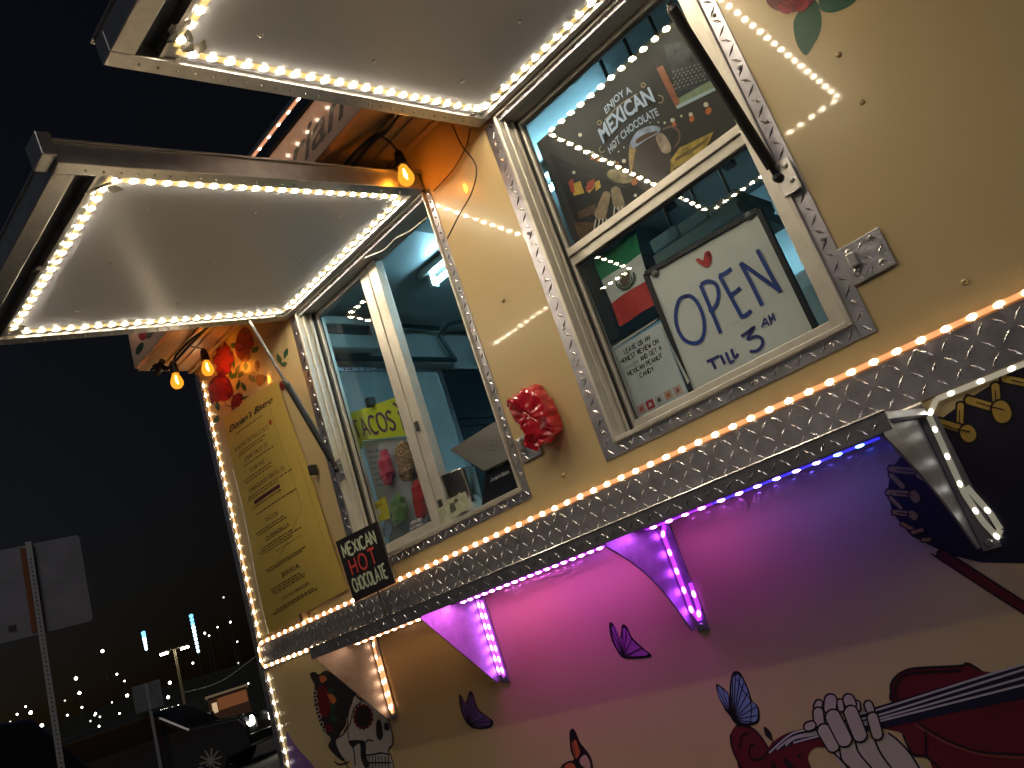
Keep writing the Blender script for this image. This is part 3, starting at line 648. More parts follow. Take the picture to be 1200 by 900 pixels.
strokes('outline', [vq([(300, 690), (265, 690), (258, 760), (300, 800), (370, 780), (400, 730)]), vq([(180, 720), (200, 610), (260, 590)]), vq(neck[:6]), vq(neck[-1:-5:-1]), v2([(278, 430), (264, 330), (290, 268), (350, 222), (450, 195), (750, 180), (790, 164), (830, 172), (900, 215)]), v2([(310, 420), (295, 340), (330, 270), (420, 232), (760, 212)]), v2([(350, 660), (420, 800), (520, 822), (700, 980)]), v2([(450, 575), (560, 650), (700, 720), (900, 785), (1200, 805)]), v2([(510, 640), (515, 815)])], .004, M_line, m, 3.2)
strokes('purfling', [v2([(440, 590), (550, 662), (690, 735), (900, 800), (1200, 825)])], .006, mat('print_brown', (.22, .05, .04), .4), m, 2.9)
m = mural('skeleton_hand_mural')
palm = vq([(905, 735), (960, 680), (1050, 690), (1100, 650), (1180, 645), (1340, 590), (1420, 650), (1520, 760), (1640, 960), (1100, 960)])
part('palm', [palm], M_bone, m, 3.2)
bones = [(800, 362, 790, 388, 32), (795, 430, 802, 505, 42), (840, 570, 910, 690, 52), (965, 350, 975, 400, 26), (893, 335, 888, 395, 50), (912, 465, 1000, 640, 60), (1100, 360, 1105, 400, 24), (1033, 328, 1050, 365, 45), (1052, 430, 1122, 605, 56), (1188, 370, 1205, 410, 34), (1222, 470, 1258, 600, 44), (720, 540, 745, 530, 36)]
for i, b in enumerate(bones):
    part('finger_bone', [vq(caps(*b))], M_bone, m, 3.8+.24*i); strokes('outline', [vq(caps(*b))], .0035, M_line, m, 3.92+.24*i, closed=True)
strokes('knuckle_line', [vq([(905, 735), (1000, 830), (1100, 960)]), vq([(960, 690), (980, 800), (1060, 880)]), vq([(1085, 655), (1110, 740), (1200, 850), (1290, 940)]), vq([(1230, 630), (1290, 760), (1420, 930)]), vq([(1340, 590), (1420, 650), (1520, 760), (1640, 960)])], .004, M_line, m, 3.6)
m = mural('jacket_mural')
jk = [(1200, 423), (1173, 444), (1132, 469), (1095, 497), (1070, 520), (1056, 535), (1044, 550), (1040, 576), (1046, 600), (1056, 614), (1068, 628), (1082, 635), (1096, 642), (1120, 652), (1150, 659), (1200, 660), (1420, 640), (1420, 300)]
part('jacket', [jk], M_navy, m, 1, sm=False)
def c7(*b): return C(1020, 400, 5.622, caps(*b))
def c8(*b): return C(1030, 540, 5, caps(*b))
fr = [c7(595, 425, 590, 560, 28), c7(440, 528, 640, 590, 30), c7(640, 600, 650, 615, 56), c7(825, 300, 832, 400, 33), c7(650, 388, 860, 450, 32), c7(860, 450, 872, 478, 66), c7(885, 245, 1100, 290, 30), c7(1080, 120, 1085, 260, 36),
      c8(170, -10, 240, 30, 17), c8(75, 48, 255, 66, 22), c8(235, 85, 275, 105, 20), c8(75, 85, 140, 150, 18), c8(60, 185, 205, 195, 20), c8(205, 198, 218, 218, 30), c8(70, 215, 130, 275, 14), c8(92, 300, 195, 312, 18), c8(195, 312, 210, 325, 25), c8(140, 368, 200, 400, 14), c8(200, 418, 255, 404, 14), c8(260, 462, 298, 460, 14)]
for i, q in enumerate(fr):
    part('frog_cord', [q], M_gold, m, 1.6+.2*i); strokes('outline', [q], .0035 if i < 8 else .0024, M_line, m, 1.7+.2*i, closed=True)
strokes('cord_line', [C(1020, 400, 5.622, q) for q in ([(480, 545), (560, 575), (660, 595)], [(590, 450), (588, 540)], [(700, 400), (800, 430), (880, 450)], [(825, 320), (828, 390)], [(930, 255), (1012, 275)])] + [C(1030, 540, 5, q) for q in ([(100, 52), (240, 66)], [(100, 188), (200, 200)], [(110, 302), (190, 315)])], .002, M_line, m, 6)
m = mural('bow_mural')
part('bow_stick', [caps(1104, 650, 1230, 731, 6)], M_maroon, m, 1); strokes('outline', [caps(1104, 650, 1230, 731, 6)], .003, M_line, m, 2, closed=True)

def rose(nm, polys, leaves, extra=(), stems=()):
    mm = mural(nm)
    if leaves: part('leaf', leaves, M_green, mm, 1); strokes('leaf_vein', [[q[0], q[4]] for q in leaves], .0015, M_dgreen, mm, 2.6)
    part('bloom', polys, M_dred, mm, 3.4)
    if extra: part('petal', list(extra), M_red, mm, 3.8)
    rnd = random.Random(len(polys)*7+int(polys[0][0][0]))
    for q in polys:
        cx = sum(a for a, _ in q)/len(q); cz = sum(b for _, b in q)/len(q)
        rx = (max(a for a, _ in q)-min(a for a, _ in q))/2; rz = (max(b for _, b in q)-min(b for _, b in q))/2
        pet = []; ln = []
        for ring, (f, cnt, sz) in enumerate(((.62, 6, .34), (.38, 5, .28), (.14, 3, .20))):
            for k in range(cnt):
                an = 2*math.pi*(k+.5*(ring % 2))/cnt + rnd.uniform(-.2, .2); px_, pz_ = cx+rx*f*math.cos(an), cz+rz*f*math.sin(an)
                e = ell(px_, pz_, rx*sz*rnd.uniform(.85, 1.1), rz*sz*.72, an+math.pi/2, 8)
                pet.append(e); ln.append(e[:5] if rnd.random() < .5 else e[3:8])
        part('petal', pet, M_red, mm, 4.2); strokes('petal_line', ln, .0024, M_dred, mm, 6.2)
    if stems: strokes('stem', stems, .004, M_dgreen, mm, 2.8)
    return mm
r4 = lambda p: C(800, 0, 3, p)
rose('rose_mural', [r4([(290, -130), (293, -30), (300, 15), (340, 40), (400, 42), (440, 25), (465, 0), (480, -60), (440, -140)])], [r4([(465, 0), (487, 55), (484, 110), (460, 160), (432, 195), (400, 150), (390, 80), (415, 35)]), r4([(478, 5), (490, 38), (530, 44), (580, 25), (612, 0), (650, -50), (560, -60), (500, -30)])])
r9 = lambda p: C(230, 370, 6.925, p)
rose('rose_mural', [r9([(395, 90), (440, 120), (468, 190), (465, 250), (440, 290), (440, 340), (410, 378), (370, 365), (330, 320), (318, 250), (330, 180), (350, 130)])], [r9(lens(400, 372, 405, 450, 40)), r9(lens(280, 228, 328, 255, 45)), r9(lens(452, 300, 508, 248, 45))], [r9([(320, 285), (380, 300), (440, 290), (430, 340), (408, 372), (362, 360)])])
rose('rose_mural', [r9([(240, 210), (270, 280), (302, 300), (292, 400), (270, 460), (222, 495), (180, 480), (165, 400), (135, 340), (190, 290), (220, 240)])], [r9(lens(300, 340, 305, 435, 24)), r9(lens(270, 505, 287, 445, 26))])
rose('rose_mural', [r9([(100, 560), (150, 495), (200, 480), (260, 500), (290, 560), (303, 630), (260, 682), (210, 660), (160, 680), (130, 722), (108, 640)])], [r9(lens(165, 690, 182, 778, 38)), r9(lens(150, 882, 180, 805, 42))], (), [r9([(230, 650), (240, 720), (300, 740)])])
rose('rose_mural', [r9([(290, 680), (340, 628), (380, 640), (370, 690), (320, 742), (290, 762)])], [r9(lens(330, 690, 430, 650, 24))])
rose('rose_mural', [r9([(490, 490), (540, 478), (572, 510), (520, 572), (490, 540)]), r9([(478, 380), (500, 363), (517, 400), (500, 452), (478, 430)]), r9([(680, 545), (715, 530), (735, 575), (700, 605)])],
     [r9(lens(350, 400, 318, 472, 30)), r9(lens(280, 512, 342, 458, 40)), r9(lens(340, 502, 388, 448, 35)), r9(lens(328, 602, 356, 520, 30)), r9(lens(402, 612, 368, 538, 35)), r9(lens(428, 480, 482, 542, 45)), r9(lens(658, 308, 692, 402, 40)), r9(lens(742, 262, 714, 352, 35)), r9(lens(690, 405, 742, 382, 40))], (), [r9([(355, 395), (345, 500), (350, 600)])])

# ================================================================== THINGS ON THE TRUCK SIDE
# menu sheet
M_paper = mat('menu_paper', (.62, .46, .11), .55, var=.05, vscale=6)
q = [P(316, 742, -.008), P(408, 690, -.010), P(325, 445, -.006), P(262, 490, -.006)]
menu_map, n_ = quadmap(q[0], q[1], q[2], q[3], (0, -1, 0), 0)
def mbulge(u, v): return menu_map(u, v) + Vector((0, -.010*math.sin(math.pi*u)*(.4+.6*math.sin(math.pi*v)) - .004*math.sin(v*9), 0))
t = thing('menu_sheet', 'tall yellow menu sheet with dark lettering on cream wall under painted roses', 'menu', q[0])
mb = MB(); nu, nv = 10, 24
vs = [mbulge(i/nu, j/nv) for j in range(nv+1) for i in range(nu+1)]
mb.add(vs, [(j*(nu+1)+i, j*(nu+1)+i+1, (j+1)*(nu+1)+i+1, (j+1)*(nu+1)+i) for j in range(nv) for i in range(nu)])
mk('paper', mb, M_paper, t, smooth=True)
mm_ = lambda u, v: mbulge(u, v) + Vector((0, -.0008, 0))
M_ink = mat('menu_ink', (.10, .05, .03), .5); M_ink2 = mat('menu_faint_ink', (.17, .10, .035), .5); M_inkr = mat('menu_red_ink', (.5, .05, .03), .5)
mb = MB(); typed(mb, "Dorian's Bistro", mm_, .07, .915, .80, .030, .5, .015); mk('heading', mb, M_line, t)
mb = MB()
for tx, x, y, wd, h in (('FLAUTAS DE POLLO $12', .10, .815, .60, .020), ('STEAK TACO (3)', .22, .745, .40, .019), ('TORTAS', .26, .685, .25, .018), ('CHILAQUILES VERDES (3)', .16, .605, .58, .020), ('TACOS', .30, .440, .20, .020), ('QUESADILLA', .25, .365, .36, .020), ('BIRRIA', .36, .180, .24, .022), ('AGUAS FRESCAS', .28, .095, .36, .014)):
    mk('dish_name', typed(MB(), tx, mm_, x, y, wd, h, 0, .004), M_ink, t)
mb = MB()
for y in (.885, .795, .783, .725, .665, .652, .585, .573, .530, .495, .418, .406, .342, .330, .318, .245, .235, .158, .146, .135, .07, .06):
    x = .10+random.uniform(0, .1); x1 = .55+random.uniform(.0, .25)
    while x < x1:
        l = random.uniform(.02, .06); mb.poly([mm_(x, y), mm_(x+l, y), mm_(x+l, y+.0055), mm_(x, y+.0055)]); x += l+.012
mk('small_print', mb, M_ink2, t, kind='stuff')
mk('printed_bar', MB().ribbon([mm_(.20+.042*k, .552)+Vector((0, -.0006, 0)) for k in range(11)], .013), mat('menu_purple_ink', (.10, .03, .05), .5), t)
mb = MB()
for a, b in (((.80, .93), (.80, .40)), ((.80, .40), (.30, .24)), ((.72, .30), (.35, .30)), ((.93, .62), (.93, .2))):
    mb.ribbon([mm_(a[0]+(b[0]-a[0])*k/6, a[1]+(b[1]-a[1])*k/6) for k in range(7)], .0015)
mk('fold_line', mb, M_ink2, t)
mk('chili_print', MB().poly([mm_(*c) for c in ((.73, .825), (.76, .822), (.775, .84), (.76, .85), (.745, .842), (.735, .848), (.728, .838))]), M_inkr, t)
mk('clip', MB().box(P(372, 549).x-.008, P(372, 549).x+.008, -.034, -.004, P(372, 549).z-.022, P(372, 549).z+.014), M_black, t, bev=.003)
mk('clip', MB().box(P(362, 722).x-.010, P(362, 722).x+.010, -.034, -.004, P(362, 722).z-.012, P(362, 722).z+.016), mat('clip_bronze', (.25, .15, .08), .4, .6), t, bev=.003)
mb = MB(); e = [mbulge(.0, v/8)+Vector((-.004, -.004, 0)) for v in range(7)]
mb.tube(smooth_path(e, 3), .0022, 6); mk('plastic_edge', mb, mat('clear_edge', (.7, .65, .55), .1, spec=.9), t)

# hot chocolate stick sign on the shelf
hy = -.10
hq = [P(415, 706, hy), P(463, 683, hy), P(441, 611, hy), P(393, 635, hy)]
st0 = P(450, 727, hy)
t = thing('stick_sign', 'small black board on a stick lettered MEXICAN HOT CHOCOLATE standing on the shelf', 'sign', (st0.x, hy, .136))
mk('board', MB().prism(hq, (0, .006, 0)), mat('black_board', (.014, .012, .016), .5), t, bev=.001)
hm, _ = quadmap(hq[0], hq[1], hq[2], hq[3], (0, -1, 0), .0012)
mk('lettering', letters(MB(), 'MEXICAN', hm, .10, .70, .19, .78, .19, .2, .02), mat('chalk_green_white', (.62, .70, .52), .6), t); mk('lettering', letters(MB(), 'CHOCOLATE', hm, .10, .13, .20, .80, .17, .2, .03), MATS['chalk_green_white'], t)
mb = MB(); letters(mb, 'HOT', hm, .17, .40, .24, .62, .17, .35, .03); mk('lettering', mb, mat('chalk_red', (.60, .07, .06), .6), t)
mk('stick', MB().tube([Vector((st0.x+.004, hy+.010, .1365)), hm(.55, .15)+Vector((0, .010, 0))], .004, 8), M_black, t)
mk('foot', MB().box(st0.x-.03, st0.x+.035, hy-.015, hy+.03, .1348, .1365), M_black, t)

# ------------------------------------------------------------------ inside the right window
# OPEN board
by = .100; ob = lambda p: C(680, 240, 3.75, p)
bq = [P(*p, by) for p in ((812, 462), (958, 388), (889, 246), (757, 321))]
t = thing('open_board', 'grey white hand-lettered OPEN board with red heart behind lower glass pane', 'sign', bq[0])
mk('board', MB().prism(bq, (0, .006, 0)), mat('whiteboard', (.84, .84, .80), .3, var=.05, vscale=8), t)
mb = MB(); ed = [P(*p, by) for p in ((812, 462), (757, 321), (889, 246), (958, 388))]
for a, b in zip(ed, ed[1:]): mb.bar(a, b, .012, .012, (0, 1, 0))
mk('board_frame', mb, M_black, t)
M_mark = mat('blue_marker', (.018, .05, .30), .5, var=.5, vscale=120)
def bl(L, wid, nm, material):
    for i, p in enumerate(L): mk(nm, line(MB(), ob(p), wid, by-.001, 1+.15*i, True), material, t)
bl([[(470, 400), (437, 415), (420, 470), (424, 530), (450, 585), (490, 608), (528, 598), (545, 555), (540, 490), (515, 430), (485, 402), (462, 402)], [(528, 352), (570, 450), (618, 565)], [(530, 350), (562, 336), (598, 352), (608, 400), (592, 448), (566, 470)],
    [(612, 312), (660, 400), (712, 496)], [(610, 312), (638, 300), (665, 280)], [(655, 400), (680, 385), (704, 364)], [(710, 494), (732, 482), (752, 464)], [(800, 443), (752, 345), (704, 255)], [(706, 256), (800, 322), (880, 380)], [(880, 382), (830, 295), (778, 198)]], .0095, 'open_lettering', M_mark)
bl([[(556, 690), (584, 678), (610, 664)], [(576, 682), (596, 722)], [(617, 660), (636, 700)], [(640, 648), (660, 692), (675, 682)], [(664, 634), (680, 672), (694, 654)], [(708, 578), (735, 560), (762, 540), (745, 570), (738, 590), (775, 578), (800, 592), (798, 620), (775, 642), (745, 644)]], .0072, 'hours_lettering', mat('indigo_marker', (.03, .03, .22), .5))
bl([[(797, 540), (804, 520), (811, 500), (821, 515), (831, 530)], [(803, 524), (825, 517)], [(840, 524), (834, 506), (829, 488), (843, 504), (846, 479), (852, 494), (859, 511)]], .0036, 'hours_lettering', MATS['indigo_marker'])
mk('heart', shape(MB(), ob([(508, 243), (522, 234), (540, 244), (546, 215), (558, 203), (572, 208), (578, 235), (570, 265), (556, 276), (530, 264)]), by-.001, 1), mat('red_marker', (.55, .03, .03), .5), t)
bl([[(552, 222), (566, 214), (570, 240)]], .003, 'heart_highlight', mat('pale_pink', (.7, .4, .4), .5))
for p in ((330, 302), (742, 48)): mk('suction_cup', MB().lathe([(.010, 0), (.010, .004), (.004, .008)], P(*ob([p])[0], by-.001), (0, -1, 0), 12), mat('grey_rubber', (.18, .18, .18), .4), t)
# flag
fy = .097
fq = [P(*p, fy) for p in C(680, 240, 3.75, [(172, 535), (325, 440), (245, 112), (60, 245)])]
fmap, _ = quadmap(fq[0], fq[1], fq[2], fq[3], (0, -1, 0), 0)
t = thing('flag', 'small green white and red flag with emblem hanging behind lower glass pane', 'flag', fq[0])
def fw(u, v): return fmap(u, v)+Vector((0, .004*math.sin(u*7+v*5), 0))
for nm, v0, v1, cl in (('red_band', 0, .345, (.55, .04, .035)), ('white_band', .345, .69, (.66, .70, .70)), ('green_band', .69, 1, (.0, .22, .09))):
    mb = MB(); n1 = 8; vs = [fw(i/n1, v0+(v1-v0)*j/3) for j in range(4) for i in range(n1+1)]
    mb.add(vs, [(j*(n1+1)+i, j*(n1+1)+i+1, (j+1)*(n1+1)+i+1, (j+1)*(n1+1)+i) for j in range(3) for i in range(n1)]); mk(nm, mb, mat('flag_'+nm, cl, .7), t)
ec = lambda u, v: fw(u, v)+Vector((0, -.0035, 0))
mb = MB(); mb.ribbon([ec(.52+.20*math.cos(R(a)), .515+.125*math.sin(R(a))) for a in range(160, 381, 15)], .006); mb.ribbon([ec(.52+.14*math.cos(R(a)), .50+.08*math.sin(R(a)))+Vector((0, -.0002, 0)) for a in range(180, 361, 20)], .004); mk('emblem_wreath', mb, M_dgreen, t)
mb = MB(); mb.poly([ec(*c) for c in ((.42, .47), (.46, .42), (.56, .43), (.62, .50), (.66, .57), (.58, .60), (.54, .56), (.50, .62), (.44, .60), (.47, .55), (.40, .53))]); mk('emblem_bird', mb, mat('emblem_brown', (.10, .06, .03), .6), t)
# review note
ny = .094
nq = [P(*p, ny) for p in C(680, 240, 3.75, [(212, 905), (452, 800), (350, 530), (140, 645)])]
nq = [Vector((a, ny, b)) for a, b in ((-1.080, .384), (-.921, .384), (-.921, .572), (-1.080, .572))]
t = thing('review_note', 'white taped paper asking for an honest review with row of little pictures', 'notice', nq[0])
mk('paper', MB().prism(nq, (0, .0012, 0)), mat('white_paper', (.68, .72, .74), .5), t)
nm_, _ = quadmap(nq[0], nq[1], nq[2], nq[3], (0, -1, 0), .0008)
mb = MB()
for tx, x, y, wd in (('LEAVE US AN', .22, .87, .52), ('HONEST REVIEW ON', .10, .77, .76), ('AND GET A', .45, .67, .42), ('MEXICAN PEANUT', .13, .57, .70), ('CANDY', .33, .47, .28)): letters(mb, tx, nm_, x, y, .060, wd, .17)
mk('lettering', mb, M_line, t)
mb = MB(); letters(mb, 'Google', nm_, .10, .67, .06, .30, .14); mk('lettering', mb, mat('faint_print', (.45, .47, .5), .6), t)
for k, cl in enumerate(((.6, .35, .35), (.5, .03, .05), (.55, .56, .55), (.6, .42, .33), (.62, .45, .38))):
    u = .06+k*.18; mk('sticker', MB().poly([nm_(u, .03), nm_(u+.15, .03), nm_(u+.15, .15), nm_(u, .15)]), mat('sticker_print_%d' % k, cl, .5), t)
    mk('sticker_mark', MB().poly([nm_(u+.04, .06)+Vector((0, -.0003, 0)), nm_(u+.11, .065)+Vector((0, -.0003, 0)), nm_(u+.10, .12)+Vector((0, -.0003, 0)), nm_(u+.05, .115)+Vector((0, -.0003, 0))]), mat('sticker_mark_%d' % k, [(.5, .05, .05), (.65, .5, .5), (.08, .08, .08), (.55, .15, .05), (.4, .1, .1)][k], .5), t)
tp = MB()
for a, b in (((.0, 1.02), (.95, 1.05)), ((1.03, .97), (1.05, .1))):
    tp.poly([nm_(*a), nm_(*b), nm_(b[0]+.05, b[1]+.02), nm_(a[0]-.03, a[1]+.03)])
mk('tape', tp, mat('clear_tape', (.75, .72, .66), .12), t)
# hot chocolate poster behind the upper pane
py_ = .104; pq = lambda p: C(640, 80, 4.0917, p)
px0_, px1_, pz0, pz1 = -1.072, -.515, .862, P(632, 165, .104).z
t = thing('poster', 'dark poster of a steaming mug lettered ENJOY A MEXICAN HOT CHOCOLATE behind upper pane', 'poster', (px0_, py_, pz0))
mk('sheet', MB().box(px0_, px1_, py_, py_+.0015, pz0, pz1), mat('poster_ground', (.009, .006, .006), .5, var=.5, vscale=10), t)
def pp(nm, polys, cl, layer, sm=True, var=0): return part(nm, [pq(p) for p in polys], mat('poster_'+nm, cl, .35, var=var, vscale=40), t, layer, py_, sm)
pp('night_window', [[(565, -110), (650, -125), (830, 30), (800, 70), (640, 165)]], (.03, .035, .045), 1, False, .9)
pp('field', [[(628, 148), (800, 52), (822, 88), (640, 178)]], (.22, .28, .17), 1.6, False, .3)
pp('ledge', [[(622, 182), (640, 172), (824, 84), (826, 100), (630, 196)]], (.40, .50, .58), 2.2, False)
pp('post', [[(530, 0), (560, -14), (642, 160), (622, 185)]], (.28, .09, .04), 2.8, False, .4)
pp('mug', [[(400, 395), (470, 350), (535, 320), (585, 380), (602, 470), (565, 555), (490, 592), (425, 545), (395, 465)]], (.045, .025, .02), 2, True, .5)
pp('foam', [[(400, 372), (436, 305), (500, 277), (546, 284), (540, 310), (480, 345), (415, 388)]], (.35, .42, .62), 3, True, .5)
pp('cream', [[(528, 330), (555, 310), (590, 350), (600, 395), (570, 410), (545, 380)]], (.42, .32, .25), 3.2, True, .6)
strokes('handle', [pq([(560, 295), (600, 280), (635, 300), (640, 345), (615, 380)])], .006, mat('poster_handle', (.16, .09, .07), .4), t, 3.4, py_)
pp('mug_rim', [[(398, 400), (405, 368), (418, 388), (432, 380), (425, 420), (412, 500), (402, 470)]], (.45, .28, .10), 3.1, True, .5)
pp('choc_top', [[(432, 345), (470, 318), (520, 303), (538, 308), (480, 338), (440, 362)]], (.10, .045, .02), 3.4, True, .4)
pp('shade', [[(0, 380), (120, 420), (190, 560), (210, 700), (150, 840), (80, 700)]], (.006, .006, .009), 1.5, True)
pp('chair', [[(150, 690), (235, 650), (245, 690), (160, 725)], [(130, 735), (235, 740), (225, 830), (175, 850)]], (.10, .05, .025), 1.8, False, .5)
pp('wood_grain', [[(620, 430), (700, 385), (790, 325), (770, 350), (690, 410), (622, 446)], [(610, 480), (690, 440), (700, 446), (612, 496)]], (.16, .09, .02), 2.9, False)
pp('table_cloth', [[(598, 440), (640, 382), (804, 304), (765, 390), (690, 455), (598, 505)]], (.45, .30, .05), 2.2, False, .7)
pp('bread', [ell(355, 518, 64, 32, .25)], (.32, .24, .12), 2.2, True, .6)
pp('candle', [[(118, 560), (165, 540), (185, 598), (135, 612)], [(190, 570), (228, 540), (232, 575), (205, 600)], [(232, 550), (256, 536), (264, 570), (240, 590)]], (.55, .35, .06), 2.4, False, .5)
pp('red_glass', [[(108, 545), (130, 530), (140, 600), (120, 590)], [(200, 545), (235, 530), (225, 580), (190, 592)], [(420, 640), (470, 610), (480, 640), (440, 660)]], (.40, .05, .02), 2.7, False)
pp('sleeve', [caps(290, 610, 262, 700, 20, r2=28), caps(335, 590, 350, 650, 24, r2=28)], (.30, .21, .13), 2.8, True, .4)
strokes('finger', [pq(q) for q in ([(240, 725), (228, 800)], [(258, 722), (248, 790)], [(275, 722), (270, 780)], [(290, 720), (292, 765)], [(330, 665), (325, 720)], [(348, 665), (352, 708)], [(365, 660), (372, 695)])], .004, mat('poster_finger', (.6, .58, .5), .4), t, 3.6, py_)
pp('bokeh', [ell(a, b, r, r, 0, 8) for a, b, r in ((768, 175, 12), (695, 222, 10), (608, 250, 11), (570, 262, 6), (650, 230, 6), (290, 440, 8), (330, 450, 7), (375, 445, 10), (165, 320, 9), (135, 500, 8), (225, 405, 7), (430, 610, 8), (540, 260, 4), (520, 240, 3), (500, 262, 3), (350, 400, 4), (330, 370, 4), (375, 380, 4))], (.70, .66, .55), 3)
pp('ember', [ell(a, b, r, r*1.3, .4, 8) for a, b, r in ((780, 205, 14), (700, 243, 12), (615, 272, 10), (250, 440, 9), (425, 545, 14), (225, 430, 8), (345, 455, 6))], (.55, .14, .02), 2.9)
strokes('flake', [pq([(610+20*i+(j % 2)*9, 20+16*j-6*i), (616+20*i+(j % 2)*9, 14+16*j-6*i)]) for i in range(8) for j in range(6)], .0025, mat('poster_flake', (.45, .45, .42), .4), t, 3.4, py_)
M_pt = mat('poster_lettering', (.50, .62, .85), .35)
pm_ = lambda u, v: Vector((u, py_-.003, v))
a0 = P(*pq([(278, 366)])[0], py_); a1 = P(*pq([(528, 160)])[0], py_)
mb = MB()
typed(mb, 'MEXICAN', pm_, a0.x, a0.z+.002, a1.x-a0.x, .044, 0, .03, .014)
b0 = P(*pq([(292, 395)])[0], py_); b1 = P(*pq([(545, 195)])[0], py_); typed(mb, 'HOT CHOCOLATE', pm_, b0.x+.006, b0.z-.016, b1.x-b0.x-.012, .022, 0, .02, .012)
c0 = P(*pq([(292, 222)])[0], py_); c1 = P(*pq([(415, 112)])[0], py_); typed(mb, 'ENJOY A', pm_, c0.x, c0.z, c1.x-c0.x, .020, 0, .015, .008)
mk('lettering', mb, M_pt, t)
strokes('flourish', [pq([(282, 250), (350, 180), (440, 122)]), pq([(268, 372), (256, 390), (268, 405), (285, 395)]), pq([(540, 130), (562, 140), (558, 165), (540, 165)])] + [pq([(a+10*math.cos(k*1.05), b+10*math.sin(k*1.05)) for k in range(7)]) for a, b in ((258, 262), (468, 82))], .0022, mat('poster_gold', (.45, .36, .2), .4), t, 4, py_)

# ------------------------------------------------------------------ red plastic over the catch
c = P(628, 488, -.03)
t = thing('plastic_wrap', 'crumpled red plastic bag taped over the keeper plate between the windows', 'bag', c)
bm = bmesh.new(); bmesh.ops.create_icosphere(bm, subdivisions=5, radius=1)
rb_ = random.Random(11); planes = []
for n0, h0 in (((1, 0, 0), .056), ((-1, 0, 0), .056), ((0, 0, 1), .080), ((0, 0, -1), .078), ((0, -1, 0), .030), ((0, 1, 0), .022)):
    planes.append((Vector(n0), h0))
for k in range(90):
    n0 = Vector((rb_.uniform(-1, 1), rb_.uniform(-1, .3), rb_.uniform(-1, 1))).normalized()
    planes.append((n0, (abs(n0.x)*.056+abs(n0.y)*.030+abs(n0.z)*.080)*rb_.uniform(.74, 1.0)))
for v in bm.verts:
    d = v.co.normalized(); r = min(h/max(d.dot(n0), 1e-4) for n0, h in planes if d.dot(n0) > .02)
    r *= 1+.05*sum(math.sin(a_*d.x+b_*d.z+c_*d.y+e_)*g_ for a_, b_, c_, e_, g_ in ((7, 3, 2, .4, .5), (-4, 9, 3, 1.7, .45), (13, -6, 5, 2.2, -.3), (5, 15, -4, .9, .28)))-.07*max(0, 1-abs(d.x*1.7+d.z*.8-.25)*9)-.05*max(0, 1-abs(d.x*.9-d.z*1.4+.3)*9)
    q_ = d*r; v.co = Vector((q_.x-.28*q_.z, q_.y, q_.z+.12*q_.x))
mbx = MB(); mbx.add([v.co+c for v in bm.verts], [tuple(v.index for v in f.verts) for f in bm.faces]); bm.free()
M_bag = mat('red_plastic_film', (.46, .006, .022), .22, bump=.22, bscale=16, coat=.6)
mk('wrap', mbx, M_bag, t)
tl = MB(); fl = []
for j in range(5):
    for i in range(9):
        u_, v_ = i/8, j/4
        fl.append(c+Vector((-.030+.085*u_+.006*math.sin(j*2+i), -.030-.010*math.sin(u_*9+v_*3)-.006*((i+j) % 2), -.035-.045*v_-.012*math.sin(u_*5))))
tl.add(fl, [(j*9+i, j*9+i+1, (j+1)*9+i+1, (j+1)*9+i) for j in range(4) for i in range(8)])
mk('folded_flap', tl, M_bag, t)
mk('knot', MB().tube(smooth_path([c+Vector((-.045, -.035, .05)), c+Vector((-.03, -.045, .06)), c+Vector((-.02, -.046, .045)), c+Vector((-.035, -.046, .035))], 4), [.006]*13, 8), M_bag, t, smooth=True)

# ------------------------------------------------------------------ bulbs on the string light
M_amber = bpy.data.materials.new('amber_bulb_glass'); M_amber.use_nodes = True
nn = M_amber.node_tree; nn.nodes.clear(); oo = nn.nodes.new('ShaderNodeOutputMaterial'); mxs = nn.nodes.new('ShaderNodeMixShader'); trn = nn.nodes.new('ShaderNodeBsdfTransparent'); trn.inputs[0].default_value = (1, .62, .2, 1)
em = nn.nodes.new('ShaderNodeEmission'); em.inputs[0].default_value = (1, .36, .03, 1); em.inputs[1].default_value = 2.2
mxs.inputs[0].default_value = .45; nn.links.new(trn.outputs[0], mxs.inputs[1]); nn.links.new(em.outputs[0], mxs.inputs[2]); nn.links.new(mxs.outputs[0], oo.inputs[0])
M_fil = mat('filament', (1, .6, .2), .5, emit=360, ecol=(1, .46, .09))
def bulb(par, c, top):
    c = Vector(c); s_ = mk('bulb_socket', MB().lathe([(.006, .085), (.013, .075), (.016, .05), (.017, .030), (.014, .028)], c, (0, 0, 1), 14), M_black, par)
    b = mk('bulb', MB().lathe([(.012, .028), (.014, .022), (.021, .005), (.024, -.008), (.022, -.020), (.014, -.030), (.004, -.034)], c, (0, 0, 1), 16), M_amber, par, smooth=True)
    mk('filament', MB().tube([c+Vector((0, 0, .02)), c+Vector((.004, 0, .0)), c+Vector((0, .003, -.012)), c+Vector((-.004, 0, .0)), c+Vector((0, 0, .018))], .0022, 6), M_fil, b)
    mk('drop_wire', MB().tube(smooth_path([c+Vector((0, 0, .083)), (c+Vector((0, 0, .08)))*.5+Vector(top)*.5+Vector((.006, 0, .0)), top], 4), .003, 6), M_black, par)
bb1, bb2, bb3 = P(475, 205, -.12), P(207, 446, -.20), P(243, 431, -.085)
t = thing('string_light', 'black cable string of glowing amber bulbs hanging beneath the roof overhang', 'string light', (bb1.x, bb1.y, bb1.z))
